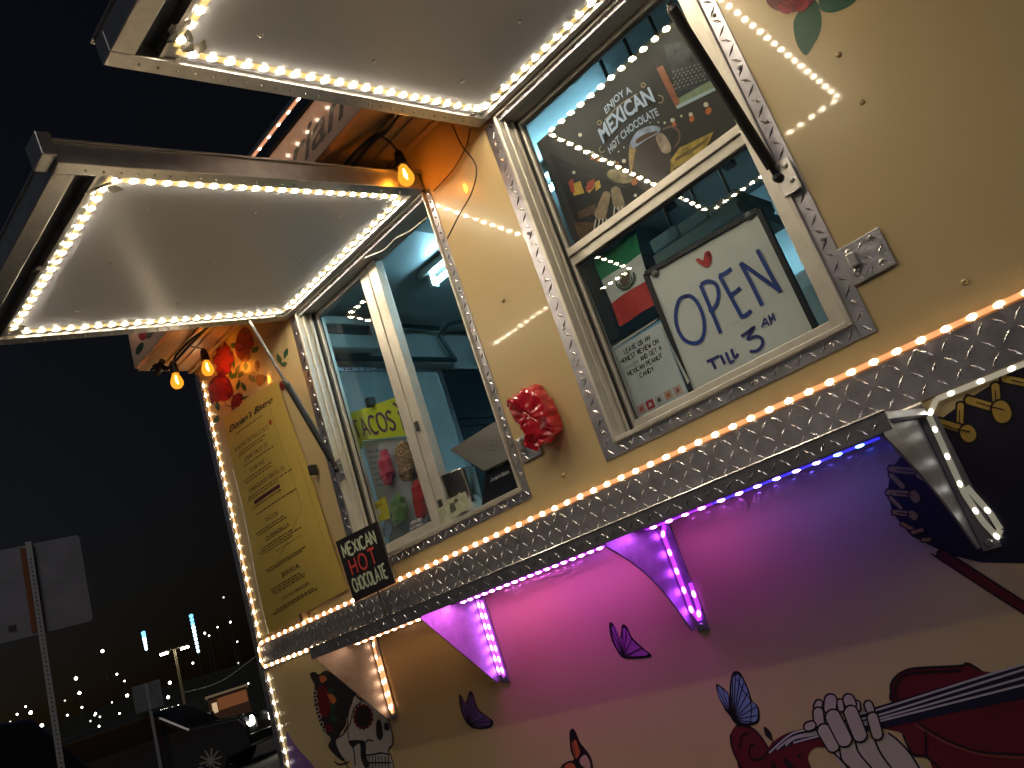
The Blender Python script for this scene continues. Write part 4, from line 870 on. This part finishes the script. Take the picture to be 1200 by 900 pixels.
cab = smooth_path([(.6, -.17, 1.405), (-.4, -.17, 1.40), (-1.0, -.18, 1.405), (bb1.x+.05, -.165, 1.398), (bb1.x-.03, -.175, 1.40), (-1.62, -.20, 1.365), (-1.80, -.20, 1.385), (-2.2, -.19, 1.36), (-2.5, -.17, 1.38), (bb3.x+.02, -.150, 1.405), (bb3.x-.05, -.18, 1.375), (-2.86, -.20, 1.36), (-2.90, -.21, 1.39), (-2.95, -.22, 1.40)], 5)
mk('cable', MB().tube(cab, .006, 8), M_black, t, smooth=True); mk('cable', MB().tube([p+Vector((.0, .012*math.sin(i*.5), .011+.004*math.sin(i*.9))) for i, p in enumerate(cab)], .005, 8), M_black, t, smooth=True)
bulb(t, bb1, (bb1.x, -.17, 1.402)); bulb(t, bb3, (bb3.x+.02, -.150, 1.403)); bulb(t, bb2, (-2.86, -.20, 1.362))
for p in ((-1.64, -.2, 1.37), (-2.9, -.21, 1.385)): mk('plug', MB().tube([Vector(p)+Vector((.04, 0, .012)), Vector(p), Vector(p)-Vector((.035, 0, .012))], [.012, .015, .010], 10), M_black, t)

# loose wires
def wire(lab, pts, r, m_, cat='wire'):
    q = smooth_path(pts, 6); o = mk('wire', MB().tube(q, r, 6), m_, None, smooth=True, loc=q[0]); return tag(o, lab, cat)
wire('black wire dangling in a curve down the wall between the two hatches', [P(530, 146, -.03), P(541, 170, -.03), P(558, 195, -.03), P(553, 225, -.03), P(538, 252, -.03), P(524, 280, -.02)], .0022, M_black)
wire('thin dark wire crossing behind the curved wire near amber bulb', [P(551, 150, -.012), P(546, 172, -.012), P(530, 200, -.012), P(508, 224, -.012)], .0018, M_rubber)
wire('thin white wire running along the top edge of sliding order window', [P(428, 302, -.03), P(450, 293, -.028), P(463, 280, -.03), P(480, 271, -.025), P(500, 255, -.012)], .0022, mat('white_wire', (.7, .7, .66), .5))

# ================================================================== INSIDE THE TRUCK
def ip(nm, mbx_, m_, bev=0, par=T): return mk(nm, mbx_, m_, par, bev=bev)
CEI = 1.62
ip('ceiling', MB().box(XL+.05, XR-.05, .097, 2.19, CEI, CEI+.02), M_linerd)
ip('back_liner', MB().box(XL+.05, XR-.05, 2.17, 2.195, ZB+.06, CEI-.002), M_liner)
XE = -2.88
ip('end_liner', MB().box(XL+.05, XE, .097, 1.27, ZB+.06, CEI-.002), M_liner)
ip('end_liner', MB().box(XL+.05, XE-.02, 1.70, 2.165, ZB+.06, CEI-.002), M_liner)
ip('cab_door', MB().box(XL+.06, XE-.03, 1.28, 1.69, ZB+.06, 1.385), mat('charcoal_door', (.02, .03, .04), .35))
ip('door_header', MB().box(XL+.05, XE-.01, 1.272, 1.698, 1.39, CEI-.002), M_liner)
for z in (1.10, 1.06): ip('door_rib', MB().box(XE-.029, XE-.018, 1.29, 1.68, z, z+.008), MATS['charcoal_door'])
ip('door_trim', MB().box(XE-.001, XE+.006, 1.245, 1.279, .2, 1.386), M_plate)
tr = ip('liner_trim', MB().box(XE+.0005, XE+.006, .10, 1.2445, 1.362, 1.386), M_plate)
mk('tread_pattern', lugs((XE+.006, .10, 1.363), (0, 1, 0), (0, 0, 1), (1, 0, 0), 1.14, .022, .02, L=.022), M_lug, tr, kind='stuff')
ip('rod', MB().tube([(XE+.05, .3, 1.408), (XE+.05, 1.36, 1.412)], .014, 10), mat('dark_pipe', (.03, .05, .06), .35, .5))
ip('rod', MB().tube([(XE+.05, 1.36, 1.41), (XE+.05, 1.30, 1.56), (XE+.10, 1.34, 1.60), (XE+.5, 1.9, 1.60)], .012, 10), MATS['dark_pipe'])
ip('rod', MB().tube([(XE+.06, .35, 1.60), (XE+.06, 1.30, 1.595)], .012, 10), MATS['dark_pipe'])
hd = ip('hood', MB().prism([(-2.6, 1.35, 1.45), (-2.6, 2.1, 1.30), (-2.6, 2.1, 1.60), (-2.6, 1.5, 1.60)], (.9, 0, 0)), mat('hood_dark', (.05, .06, .065), .5, .3))
# ceiling ribs seen through the right window
for k in range(5): ip('ceiling_rib', MB().box(-1.55+k*.34, -1.50+k*.34, 1.0, 1.75, CEI-.03, CEI-.001), M_dark)
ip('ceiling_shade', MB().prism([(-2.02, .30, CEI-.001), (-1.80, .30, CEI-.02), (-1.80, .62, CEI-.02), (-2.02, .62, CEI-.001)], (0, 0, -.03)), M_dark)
# fluorescent tube
tu = PZ(510, 331, 1.545)
t = thing('tube_light', 'lit bluish fluorescent tube under the ceiling inside the truck', 'tube light', (tu.x, tu.y, 1.545))
mk('tube', MB().tube([(tu.x, tu.y, 1.545), (tu.x+1.15, tu.y, 1.545)], .013, 12), mat('tube_glow', (.9, .95, 1), .5, emit=60, ecol=(.40, .84, 1.0)), t)
mk('tray', MB().box(tu.x-.05, tu.x+1.2, tu.y-.045, tu.y+.045, 1.585, CEI-.001), M_alu, t, bev=.003)
for xx in (tu.x-.018, tu.x+1.151): mk('holder', MB().box(xx, xx+.017, tu.y-.02, tu.y+.02, 1.528, 1.5845), mat('holder_white', (.6, .6, .6), .5), t)
# counter under the windows and things on it
ct = ip('counter', MB().box(-2.80, .8, .097, .50, .27, .318), M_liner, .003)
# wall unit on end liner
a0, a1 = PX(388, 424, XE+.1), PX(417, 402, XE+.1)
t = thing('wall_unit', 'white wall box with dark slot mounted high inside behind the order window', 'appliance', (XE, .70, 1.46))
mk('case', MB().box(XE+.002, XE+.12, .44, .82, 1.432, 1.60), mat('unit_white', (.55, .58, .58), .4), t, bev=.01)
mk('slot', MB().box(XE+.1205, XE+.126, .50, .78, 1.50, 1.545), M_dark, t); mk('flap', MB().box(XE+.1205, XE+.135, .50, .78, 1.548, 1.556), mat('unit_white', (.55, .58, .58), .4), t)

# taco notice, clear stand with sweets behind the left pane
ty = .135
tq = [P(*p, ty) for p in ((420, 524), (492, 509), (478, 461), (404, 486))]
t = thing('taco_sign', 'bright lime paper arrow lettered TACOS behind the sliding pane', 'sign', tq[0])
tqa = [P(*p, ty) for p in ((404, 486), (478, 461), (490, 457), (502, 507), (492, 509), (425, 516), (423, 527), (413, 522), (408, 505))]
mk('paper', MB().prism(tqa, (0, .0015, 0)), mat('lime_paper', (.50, .58, .02), .5), t)
tm, _ = quadmap(tq[0], tq[1], tq[2], tq[3], (0, -1, 0), .0012)
mb = MB(); letters(mb, 'TACOS', tm, .03, .26, .48, .66, .15, .16, .05); letters(mb, 'y', tm, .76, .70, .30, .14, .2); letters(mb, 'M', tm, .80, .18, .38, .17, .16); mk('lettering', mb, mat('purple_marker', (.10, .03, .10), .5), t)
mk('clip', MB().box(P(436, 472, ty).x-.012, P(436, 472, ty).x+.012, ty-.02, ty+.01, P(436, 472, ty).z-.015, P(436, 472, ty).z+.02), M_black, t, bev=.003)
wq = [P(*p, .150) for p in ((457, 640), (512, 614), (492, 511), (424, 517))]
t = thing('menu_holder', 'pale clear stand with faint printed sheet below the lime taco paper', 'holder', wq[0])
mk('sheet', MB().prism(wq, (0, .003, 0)), mat('pale_sheet', (.42, .42, .48), .35), t)
wm, _ = quadmap(wq[0], wq[1], wq[2], wq[3], (0, -1, 0), .001)
mb = MB()
for k in range(7):
    x = .06
    while x < .4: l = random.uniform(.03, .08); mb.poly([wm(x, .55+k*.055), wm(x+l, .55+k*.055), wm(x+l, .57+k*.055), wm(x, .57+k*.055)]); x += l+.02
mk('small_print', mb, mat('grey_print', (.2, .22, .32), .5), t, kind='stuff')
def bag(nm, lab, cx, cy_, w_px, h_px, y, m_, seed, rot=0, cat='sweets bag'):
    c = P(cx, cy_, y); k = (P(cx+10, cy_, y)-c).length/10; k2 = (P(cx, cy_+10, y)-c).length/10; bm = bmesh.new(); bmesh.ops.create_icosphere(bm, subdivisions=3, radius=1); rnd = random.Random(seed); ph = [rnd.uniform(0, 6) for _ in range(4)]
    mbb = MB(); vs = []
    for v in bm.verts:
        d = v.co; f = 1+.12*math.sin(6*d.x+ph[0])*math.sin(5*d.z+ph[1])+.08*math.sin(11*d.z+ph[2])
        sgn = lambda a, e: math.copysign(abs(a)**e, a)
        vs.append(c+Vector((sgn(d.x, .7)*w_px/2*k*f*.75+.12*d.z*h_px*k2, d.y*.018*f, sgn(d.z, .75)*h_px/2*k2*f)))
    mbb.add(vs, [tuple(v.index for v in f.verts) for f in bm.faces]); bm.free()
    o = mk(nm, mbb, m_, None, loc=c); return tag(o, lab, cat)
M_film = lambda nme, cl: mat(nme, cl, .15, bump=.6, bscale=45, coat=.5)
bag('sweets_bag', 'shiny pink bag of sweets standing behind the sliding pane', 452, 548, 16, 40, .125, M_film('pink_film', (.55, .06, .13)), 1)
bag('sweets_bag', 'bag of mixed colourful lollipops at the top of stand behind pane', 474, 540, 22, 46, .12, mat('mixed_sweets', (.35, .22, .12), .25, var=.95, vscale=160, bump=.8, bscale=90), 2)
bag('sweets_bag', 'green bag of sweets standing low behind the sliding pane', 467, 598, 24, 34, .115, M_film('green_film', (.12, .22, .08)), 3)
bag('sweets_bag', 'red lettered bag of sweets beside the window mullion', 492, 585, 18, 46, .12, M_film('red_film', (.45, .03, .03)), 4)
bag('sweets_bag', 'small clear bag of pale rolls at the sill beside green bag', 489, 616, 20, 14, .11, M_film('pale_film', (.5, .42, .44)), 5)
# little yellow card and round sticker
yq = [P(*p, .090) for p in ((433, 616), (457, 607), (451, 581), (427, 598))]
t = thing('yellow_card', 'small yellow card stuck inside the sliding pane above the stick sign', 'card', yq[0])
mk('card', MB().prism(yq, (0, .001, 0)), mat('yellow_card', (.60, .52, .01), .5), t)
ym, _ = quadmap(yq[0], yq[1], yq[2], yq[3], (0, -1, 0), .001)
mk('print', MB().poly([ym(.35, .3), ym(.7, .35), ym(.68, .6), ym(.4, .55)]), mat('card_white', (.6, .6, .55), .5), t)
mb = MB(); [mb.poly([ym(.15, .75+.07*k), ym(.8-.2*k, .75+.07*k), ym(.8-.2*k, .78+.07*k), ym(.15, .78+.07*k)]) for k in range(2)]; mk('small_print', mb, M_ink, t)
tag(mk('round_sticker', MB().lathe([(.026, 0), (.026, .001)], P(454, 621, .088), (0, -1, 0), 20), mat('round_sticker_print', (.18, .24, .36), .4, var=.9, vscale=70), None, loc=P(454, 621, .088)), 'round blue grey sticker inside the sliding pane beside yellow card', 'sticker')
# stack of paper by sill
t = thing('paper_stack', 'stack of thin white trays on the counter behind sliding pane', 'trays', (-2.05, .09, .32))
for k in range(5): mk('tray', MB().box(-2.16+.004*k, -2.00+.003*k, .100, .15, .3185+.013*k, .3265+.013*k), mat('tray_white', (.6, .62, .62), .5), t, bev=.002)

# tablet till
y0 = .075
t = thing('tablet_till', 'black tablet till on a stand in the open half of order window', 'till', P(590, 585, y0))
aa = [P(527, 528, y0+.02), P(568, 554, y0-.02), P(616, 520, y0-.02), P(586, 488, y0+.02)]
aa = [P(526.5, 527, .06), P(567, 553, .02), P(612, 530, .02), P(587, 489, .06)]
nrm = (aa[1]-aa[0]).cross(aa[3]-aa[0]).normalized()
mk('screen', MB().prism(aa, nrm*.010 if nrm.y > 0 else -nrm*.010), mat('tablet_shell', (.030, .032, .035), .4), t, bev=.003)
tmq, tn = quadmap(aa[1], aa[2], aa[3], aa[0], nrm if nrm.y < 0 else -nrm, .0012)
mb = MB(); mb.ribbon([tmq(*c_) for c_ in ((.42, .50), (.58, .34), (.72, .52), (.58, .68))], .004, tn, True); mk('emblem', mb, M_black, t)
mk('emblem', MB().poly([tmq(.53, .50), tmq(.58, .45), tmq(.63, .51), tmq(.58, .56)], tn), M_black, t)
ss = [P(564, 594, .04), P(613, 573, .04), P(598, 530, .03), P(570, 545, .03)]
mk('stand', MB().prism(ss, (0, .03, 0)), mat('stand_black', (.010, .012, .022), .35), t, bev=.002)
sm_, _ = quadmap(ss[0], ss[1], ss[2], ss[3], (0, -1, 0), .002)
mb = MB(); typed(mb, "Dorian's Bistro", sm_, .22, .52, .58, .10, .2, .02); mb.poly([sm_(.42, .78), sm_(.66, .80), sm_(.66, .815), sm_(.42, .795)]); mk('lettering', mb, mat('pale_print', (.5, .52, .6), .5), t)
# tip cup with banknotes
tc_ = P(545, 590, .05)
t = thing('tip_cup', 'shiny steel tip cup with banknotes beside the tablet till', 'cup', (tc_.x, .05, .318))
cx = tc_.x
mk('cup', MB().lathe([(.044, .0), (.050, .05), (.054, .125), (.056, .128), (.052, .126), (.046, .02)], (cx-.005, .062, .352), (0, 0, 1), 28), mat('cup_steel', (.62, .62, .60), .18, 1, var=.15, vscale=20), t, smooth=True)
M_note = mat('banknote', (.38, .40, .30), .6, var=.35, vscale=40)
for k, (dx, dz, rr) in enumerate(((-.03, .0, .1), (.02, .012, -.15), (.0, -.005, .3))):
    pts = [Vector((cx+dx-.055, .004-.002*k, .345+dz)), Vector((cx+dx+.045, .004-.002*k, .345+dz+rr*.05)), Vector((cx+dx+.04, .010-.002*k, .400+dz+rr*.05)), Vector((cx+dx-.05, .010-.002*k, .395+dz))]
    nb = mk('banknote', MB().prism(pts, (0, .0006, 0)), M_note, t)
    ctr = (pts[0]+pts[1]+pts[2]+pts[3])/4+Vector((0, -.0012, 0)); mk('portrait', MB().poly([ctr+Vector((.014*math.cos(a_*.7), 0, .019*math.sin(a_*.7))) for a_ in range(9)]), mat('note_dark', (.09, .10, .08), .6), nb)
# fittings seen past the OPEN board
t = thing('blue_cabinet', 'pale blue lit cabinet side seen past the right edge of OPEN board', 'cabinet', (-.9, 1.2, ZB+.06))
mk('case', MB().box(-1.00, .3, 1.05, 1.6, ZB+.06, .80), M_liner, t, bev=.01); mk('door', MB().box(-.95, -.3, 1.035, 1.049, .0, .74), M_liner, t, bev=.006); mk('handle', MB().tube([(-.40, 1.02, .45), (-.40, 1.02, .65)], .008, 8), M_dark, t)
t = thing('hanging_shelf', 'pale blue hanging shelf edge showing above the OPEN board', 'shelf', (-1.1, .7, 1.0))
sa, sb = P(770, 312, .45), P(868, 248, .45)
mk('shelf_edge', MB().prism([sa, sb, sb+Vector((0, 0, .035)), sa+Vector((0, 0, .035))], (0, .3, 0)), mat('pale_shelf', (.5, .6, .66), .5), t)
for f in (.15, .5, .85):
    p_ = sa.lerp(sb, f); mk('hanger', MB().tube([p_+Vector((0, .1, .035)), Vector((p_.x, .55, CEI-.002))], .006, 6), M_dark, t)
    mk('folded_cloth', MB().box(p_.x-.05, p_.x+.05, .47, .70, p_.z+.036+.015*(1-f), p_.z+.075+.02*(1-f)), mat('pale_cloth', (.45, .58, .68), .8, bump=.5, bscale=40), t, bev=.006)

# ================================================================== THE NIGHT LOT BEHIND
GZ = -ZC
def gz(p): d = math.hypot(p.x, p.y+CD); return -ZC + max(0, d-115)*.085
# near traffic sign seen from behind
D1 = 7.0
a = PD(93, 628, D1); b = PD(101, 725, D1); pc = PD(60, 735, D1)
post = PD(72, 899, D1)
vd = Vector((pc.x, pc.y+CD, 0)).normalized(); sd = Vector((vd.y, -vd.x, 0))
base = Vector((post.x, post.y, GZ))
ztop = a.z; zbot = b.z
t = thing('road_sign', 'back of a pale rectangular road sign on a perforated steel post', 'road sign', base)
hw = (a-base).dot(sd)
mbq = MB(); r_ = .03; pts = []
cz = (ztop+zbot)/2; hh = (ztop-zbot)/2+.02
for sx_, sz_, a0_ in ((1, -1, -90), (1, 1, 0), (-1, 1, 90), (-1, -1, 180)):
    for k in range(5):
        an = R(a0_+k*22.5); pts.append(base*1 + sd*(sx_*(hw-r_)+r_*math.cos(an)) + Vector((0, 0, cz-GZ + sz_*(hh-r_)+r_*math.sin(an))) + vd*.03)
mk('sign_face', MB().prism(pts, vd*.003), mat('bare_sign_metal', (.20, .21, .25), .5, .3, var=.15, vscale=6), t)
mk('post', MB().obox(base-sd*.022-vd*.022, sd*.044, vd*.044, Vector((0, 0, ztop-GZ+.03))), mat('galvanised', (.35, .37, .40), .45, .7), t, bev=.003)
hp = MB()
for k in range(90):
    z_ = GZ+.1+k*.032
    if z_ < ztop: hp.lathe([(.0065, 0), (.0065, .0012)], base-vd*.0222+Vector((0, 0, z_-GZ)), -vd, 8)
mk('post_holes', hp, M_dark, t, kind='stuff')
mk('stiffener', MB().obox(base-sd*.06+vd*.022+Vector((0, 0, zbot-GZ)), sd*.035, vd*.007, Vector((0, 0, ztop-zbot))), mat('rust_strap', (.20, .07, .03), .8), t)
mk('sticker', MB().obox(base-sd*.20+vd*.0285+Vector((0, 0, zbot-GZ+.04)), sd*.05, vd*.001, Vector((0, 0, .05))), M_dark, t)
# farther sign
D2 = 20
a = PD(186, 797, D2); b = PD(188, 828, D2); a_l = PD(155, 805, D2); bs = Vector(((a.x+a_l.x)/2, (a.y+a_l.y)/2, GZ)); vd2 = Vector((bs.x, bs.y+CD, 0)).normalized(); s2 = Vector((vd2.y, -vd2.x, 0))
t = thing('road_sign', 'dim grey square sign board on a post farther across the lot', 'road sign', bs)
mk('sign_face', MB().obox(bs-s2*.28+Vector((0, 0, b.z-GZ)), s2*.56, vd2*.01, Vector((0, 0, .56))), mat('dim_sign', (.13, .14, .16), .6, var=.3, vscale=9), t, bev=.004)
mk('post', MB().obox(bs-s2*.03+vd2*.012, s2*.06, vd2*.06, Vector((0, 0, a.z-GZ))), MATS['galvanised'], t)
mk('sign_bar', MB().obox(bs-s2*.02-vd2*.012+Vector((0, 0, b.z-GZ)), s2*.05, vd2*.010, Vector((0, 0, .56))), MATS['galvanised'], t)
# street lamp with two heads
D3 = 60
l0, l1 = PD(197, 763, D3), PD(214, 757, D3); pole = PD(206, 770, D3); bs = Vector((pole.x, pole.y, GZ)); vd3 = Vector((pole.x, pole.y+CD, 0)).normalized(); s3 = Vector((vd3.y, -vd3.x, 0))
M_lampw = mat('lamp_glow', (1, 1, .9), .5, emit=40, ecol=(1, .95, .72))
t = thing('street_lamp', 'tall street lamp with two bright heads on one pole', 'street lamp', bs)
mk('pole', MB().tube([bs, bs+Vector((0, 0, l0.z-GZ))], [.12, .07], 10), mat('lamp_pole', (.30, .24, .14), .6), t)
for s_ in (-1, 1):
    h_ = bs+Vector((0, 0, l0.z-GZ+.02))
    mk('arm', MB().bar(h_, h_+s3*s_*.35, .06, .06), MATS['lamp_pole'], t); mk('lamp_head', MB().bar(h_+s3*s_*.35, h_+s3*s_*.9, .3, .12), M_alu, t); mk('lens', MB().bar(h_+s3*s_*.38-Vector((0, 0, .12)), h_+s3*s_*.88-Vector((0, 0, .12)), .26, .10), M_lampw, t)
t0 = bs+Vector((0, 0, 4.2)); 
o = mk('overhead_wire', MB().tube(smooth_path([t0, t0+s3*2.5+Vector((0, 0, .0)), t0+s3*6+Vector((0, 0, 1.2)), t0+s3*14+Vector((0, 0, 3))], 5), .025, 6), mat('pale_cable', (.5, .48, .42), .6), None, loc=t0); tag(o, 'pale overhead wire swinging away from the two headed street lamp', 'wire')
# lit masts
def mast(px0_, py0_, px1_, py1_, n, lab):
    D4 = 150; top = PD(px0_, py0_, D4); bot = PD(px1_, py1_, D4); b_ = Vector((bot.x, bot.y, gz(bot)))
    t = thing('light_mast', lab, 'mast', b_, 'vertical chains of light')
    mk('pole', MB().tube([b_, Vector((top.x, top.y, top.z+.3))], [.15, .08], 8), M_dark, t)
    for k in range(n):
        f = k/(n-1); p = Vector((top.x, top.y, top.z+(bot.z-top.z)*f)); c_ = (.15, .55, 1) if f < .3 else (.55, .85, 1)
        mk('lamp', MB().lathe([(.05, -.3), (.34-.12*f, -.18), (.34-.12*f, .18), (.05, .3)], p-Vector((top.x, top.y+CD, 0)).normalized()*.3, (0, 0, 1), 8), led_mat(c_, 2.2 if f < .3 else 4.0), t)
mast(168, 742, 172.5, 760, 6, 'shorter hanging chain of blue white lamps far across the town'); mast(224, 722, 232, 763, 10, 'taller hanging chain of blue white lamps far across the town')
# small lit building
D5 = 95
p0, p1 = PD(245, 829, D5), PD(289, 806, D5); cc = (p0+p1)/2; vd5 = Vector((cc.x, cc.y+CD, 0)).normalized(); s5 = Vector((vd5.y, -vd5.x, 0)); wd = (p1-p0).dot(s5)
t = thing('low_building', 'low orange lit building with pale roof edge across the lot', 'building', Vector((cc.x, cc.y, GZ)))
bo = Vector((cc.x, cc.y, GZ))-s5*wd/2; zt = 4.55
M_bw = mat('orange_wall_glow', (.30, .12, .05), .8, emit=.10, ecol=(1, .35, .12))  # orange light falling on the wall, put in as weak emission
mk('wall', MB().obox(bo, s5*wd, vd5*5, Vector((0, 0, zt))), mat('dark_wall', (.20, .09, .05), .8), t)
mk('glowing_wall_band', MB().obox(bo+s5*.9-vd5*.05+Vector((0, 0, zt-1.5)), s5*(wd-1.0), vd5*.05, Vector((0, 0, 1.2))), M_bw, t)
mk('roof_edge', MB().obox(bo-s5*.2-vd5*.2+Vector((0, 0, zt)), s5*(wd+.4), vd5*5.4, Vector((0, 0, .22))), mat('pale_roof_glow', (.5, .42, .3), .7, emit=.06, ecol=(1, .7, .4)), t)  # light on the roof edge is a faint glow in its material
mk('lit_window', MB().obox(bo+s5*.3-vd5*.06+Vector((0, 0, zt-1.6)), s5*.5, vd5*.05, Vector((0, 0, 1.0))), mat('window_glow', (.8, .6, .4), .5, emit=.5, ecol=(1, .7, .4)), t)
# cars
def car(lab, pos, yaw, body_col, lights, L=4.7, W=1.85, H=1.75, group=None, light_e=60):
    t = thing('parked_car', lab, 'car', pos, group); c, s = math.cos(yaw), math.sin(yaw); f = Vector((c, s, 0)); r = Vector((s, -c, 0)); up = Vector((0, 0, 1)); pos = Vector(pos)
    prof = [(-L/2, .35), (-L/2, .95), (-L/2+.15, 1.05), (-L/2+.5, H-.05), (-L/2+.9, H), (L*.08, H), (L*.24, 1.12), (L/2-.15, 1.0), (L/2, .80), (L/2, .35), (L/2-.5, .28), (-L/2+.5, .28)]
    mk('body', MB().prism([pos+f*a+up*b-r*W/2 for a, b in prof], r*W), mat('car_paint_%s' % lab[:14].replace(' ', '_'), body_col, .25, coat=1), t, bev=.05)
    gp = [(-L/2+.45, 1.12), (-L/2+.75, H-.10), (L*.06, H-.10), (L*.20, 1.14)]
    for sg in (-1, 1):
        mk('side_window', MB().prism([pos+f*a+up*b+r*sg*(W/2+.002) for a, b in gp], r*sg*.01), mat('car_glass', (.01, .012, .015), .06), t)
        h_ = mk('headlight', MB().lathe([(.10, 0), (.10, .03), (.05, .05)], pos+f*(L/2+.002)+r*sg*(W/2-.30)+up*.86, f, 14), mat('headlight_on', (1, 1, .9), .4, emit=light_e, ecol=(1, .93, .72)) if lights else mat('headlight_off', (.4, .4, .42), .15), t)
        mk('tail_light', MB().obox(pos-f*(L/2+.03)+r*(sg*(W/2-.12))+up*.85-r*.06, r*.12, f*.029, up*.2), M_dred, t)
        for fx in (-L*.30, L*.31):
            wc = pos+f*fx+r*sg*(W/2-.12)+up*.35; w_ = mk('wheel', MB().lathe([(.20, 0), (.34, 0), (.35, .03), (.35, .2), (.33, .23)], wc-r*sg*.1, r*sg, 24), M_rubber, t)
            rm = MB(); 
            for k in range(10):
                a_ = k*math.pi/5; d_ = f*math.cos(a_)+up*math.sin(a_); rm.bar(wc+r*sg*.136+d_*.05, wc+r*sg*.136+d_*.24, .035, .02, r)
            rm.lathe([(.06, 0), (.06, .02)], wc+r*sg*.13, r*sg, 12); mk('rim', rm, M_alu, w_)
    mk('windscreen', MB().obox(pos+f*(L*.085)+up*(H-.05)-r*(W/2-.12)+Vector((0, 0, .0)), r*(W-.24), (f*(L*.16)-up*(H-1.12-.02)), (f*.55+up*.62)*.02), MATS['car_glass'], t)
    mk('bumper', MB().obox(pos+f*(L/2+.001)+up*.40-r*(W/2-.05), r*(W-.1), f*.06, up*.2), M_black, t, bev=.02)
    mk('grille', MB().obox(pos+f*(L/2+.001)+up*.68-r*.42, r*.84, f*.03, up*.22), M_dark, t, bev=.01)
    return t
w0 = PD(250, 890, 20); vdc = math.atan2(-CD-w0.y, -w0.x); yw = vdc+1.187; f_ = Vector((math.cos(yw), math.sin(yw), 0)); r_ = Vector((math.sin(yw), -math.cos(yw), 0))
gl = w0.z-.35
structure(mk('raised_pavement', MB().prism([(w0.x-7, w0.y-5, GZ+.002), (w0.x+5, w0.y-2.2, GZ+.002), (w0.x+5, w0.y+8, GZ+.002), (w0.x-7, w0.y+8, GZ+.002)], (0, 0, gl-GZ-.004)), MATS['asphalt']))
p = w0 - f_*1.457 - r_*.805
car('dark car with both headlights lit facing out of the lot', Vector((p.x, p.y, gl)), yw, (.02, .022, .026), True, H=1.7, light_e=40)
p = PD(168, 903, 26); car('dark car parked with a blue gleam below the far square sign', Vector((p.x, p.y, GZ)), vdc+1.0, (.015, .02, .05), False, H=1.45)
p = PD(-48, 925, 11); car('dark blue van parked near the perforated post', Vector((p.x, p.y, GZ)), vdc+1.3, (.02, .03, .14), False, H=2.15)
p = PD(98, 890, 40); car('dark brown car parked beyond the perforated post', Vector((p.x, p.y, GZ)), vdc+1.4, (.10, .04, .015), False, H=1.6)
# guard rail
g0, g1 = PD(180, 858, 44), PD(247, 837, 44)
t = thing('guard_rail', 'pale guard rail along the far side of the lot', 'guard rail', (g0.x, g0.y, GZ))
mk('rail', MB().bar(g0, g1, .08, .25), mat('rail_pale', (.45, .45, .45), .6), t)
for k in range(5): q_ = g0.lerp(g1, k/4); mk('post', MB().box(q_.x-.06, q_.x+.06, q_.y+.05, q_.y+.15, GZ, q_.z+.1), M_dark, t)
# distant town lights, each a lamp post on the hillside
far = [(120, 763), (36, 835), (20, 837), (49, 850), (89, 795), (93, 812), (76, 821), (79, 838), (96, 829), (117, 840), (131, 823), (146, 798), (149, 815), (137, 790), (226, 777), (199, 800), (197, 817), (245, 745), (279, 777), (270, 729), (291, 801), (202, 829), (209, 827), (227, 839), (224, 845), (223, 856), (111, 838), (106, 845), (39, 846), (45, 868), (122, 896, 1), (137, 887), (97, 877), (262, 700), (240, 742), (255, 735), (66, 845), (140, 836), (116, 851), (134, 862), (278, 752), (30, 828), (12, 846), (112, 836)]
M_fl = mat('far_lamp_white', (1, 1, 1), .5, emit=9, ecol=(1, .95, .82)); M_fo = mat('far_lamp_amber', (1, 1, 1), .5, emit=7, ecol=(1, .5, .2)); M_fd = mat('far_lamp_dim', (1, 1, 1), .5, emit=1.6, ecol=(1, .9, .75))
big = {(36, 835), (89, 795), (93, 812), (120, 763), (199, 800), (149, 815), (49, 850), (122, 896, 1), (197, 817)}
for i, f_ in enumerate(far):
    D6 = 130+ (i*37) % 120; p = PD(f_[0], f_[1], D6); b_ = Vector((p.x, p.y, min(gz(p), p.z-1.5)))
    lab = 'amber lamp low among the distant night lights of the town' if len(f_) > 2 else ('brighter white lamp among the distant night lights of the town' if f_ in big else ('tiny white lamp among the distant night lights of the town' if i % 3 else 'faint tiny lamp among the distant night lights of the town'))
    t = thing('far_lamp_post', lab, 'lamp post', b_, 'scattered town lights' + (' bright' if f_ in big else ''))
    mk('pole', MB().tube([b_, p-Vector((0, 0, .2))], .06, 5), M_dark, t)
    rr = D6/FPX*(1.5 if f_ in big else .7+.08*(i % 5))
    mk('lamp_head', MB().lathe([(rr*.3, -rr), (rr, -rr*.5), (rr, rr*.4), (rr*.3, rr)], p, (0, 0, 1), 8), M_fo if len(f_) > 2 else (M_fl if f_ in big or i % 3 else M_fd), t)

# ------------------------------------------------------------------ lift everything so that the ground is Z=0
for o in list(sc.objects):
    if o.parent is None and o.type in ('MESH', 'EMPTY'): o.location.z += ZC
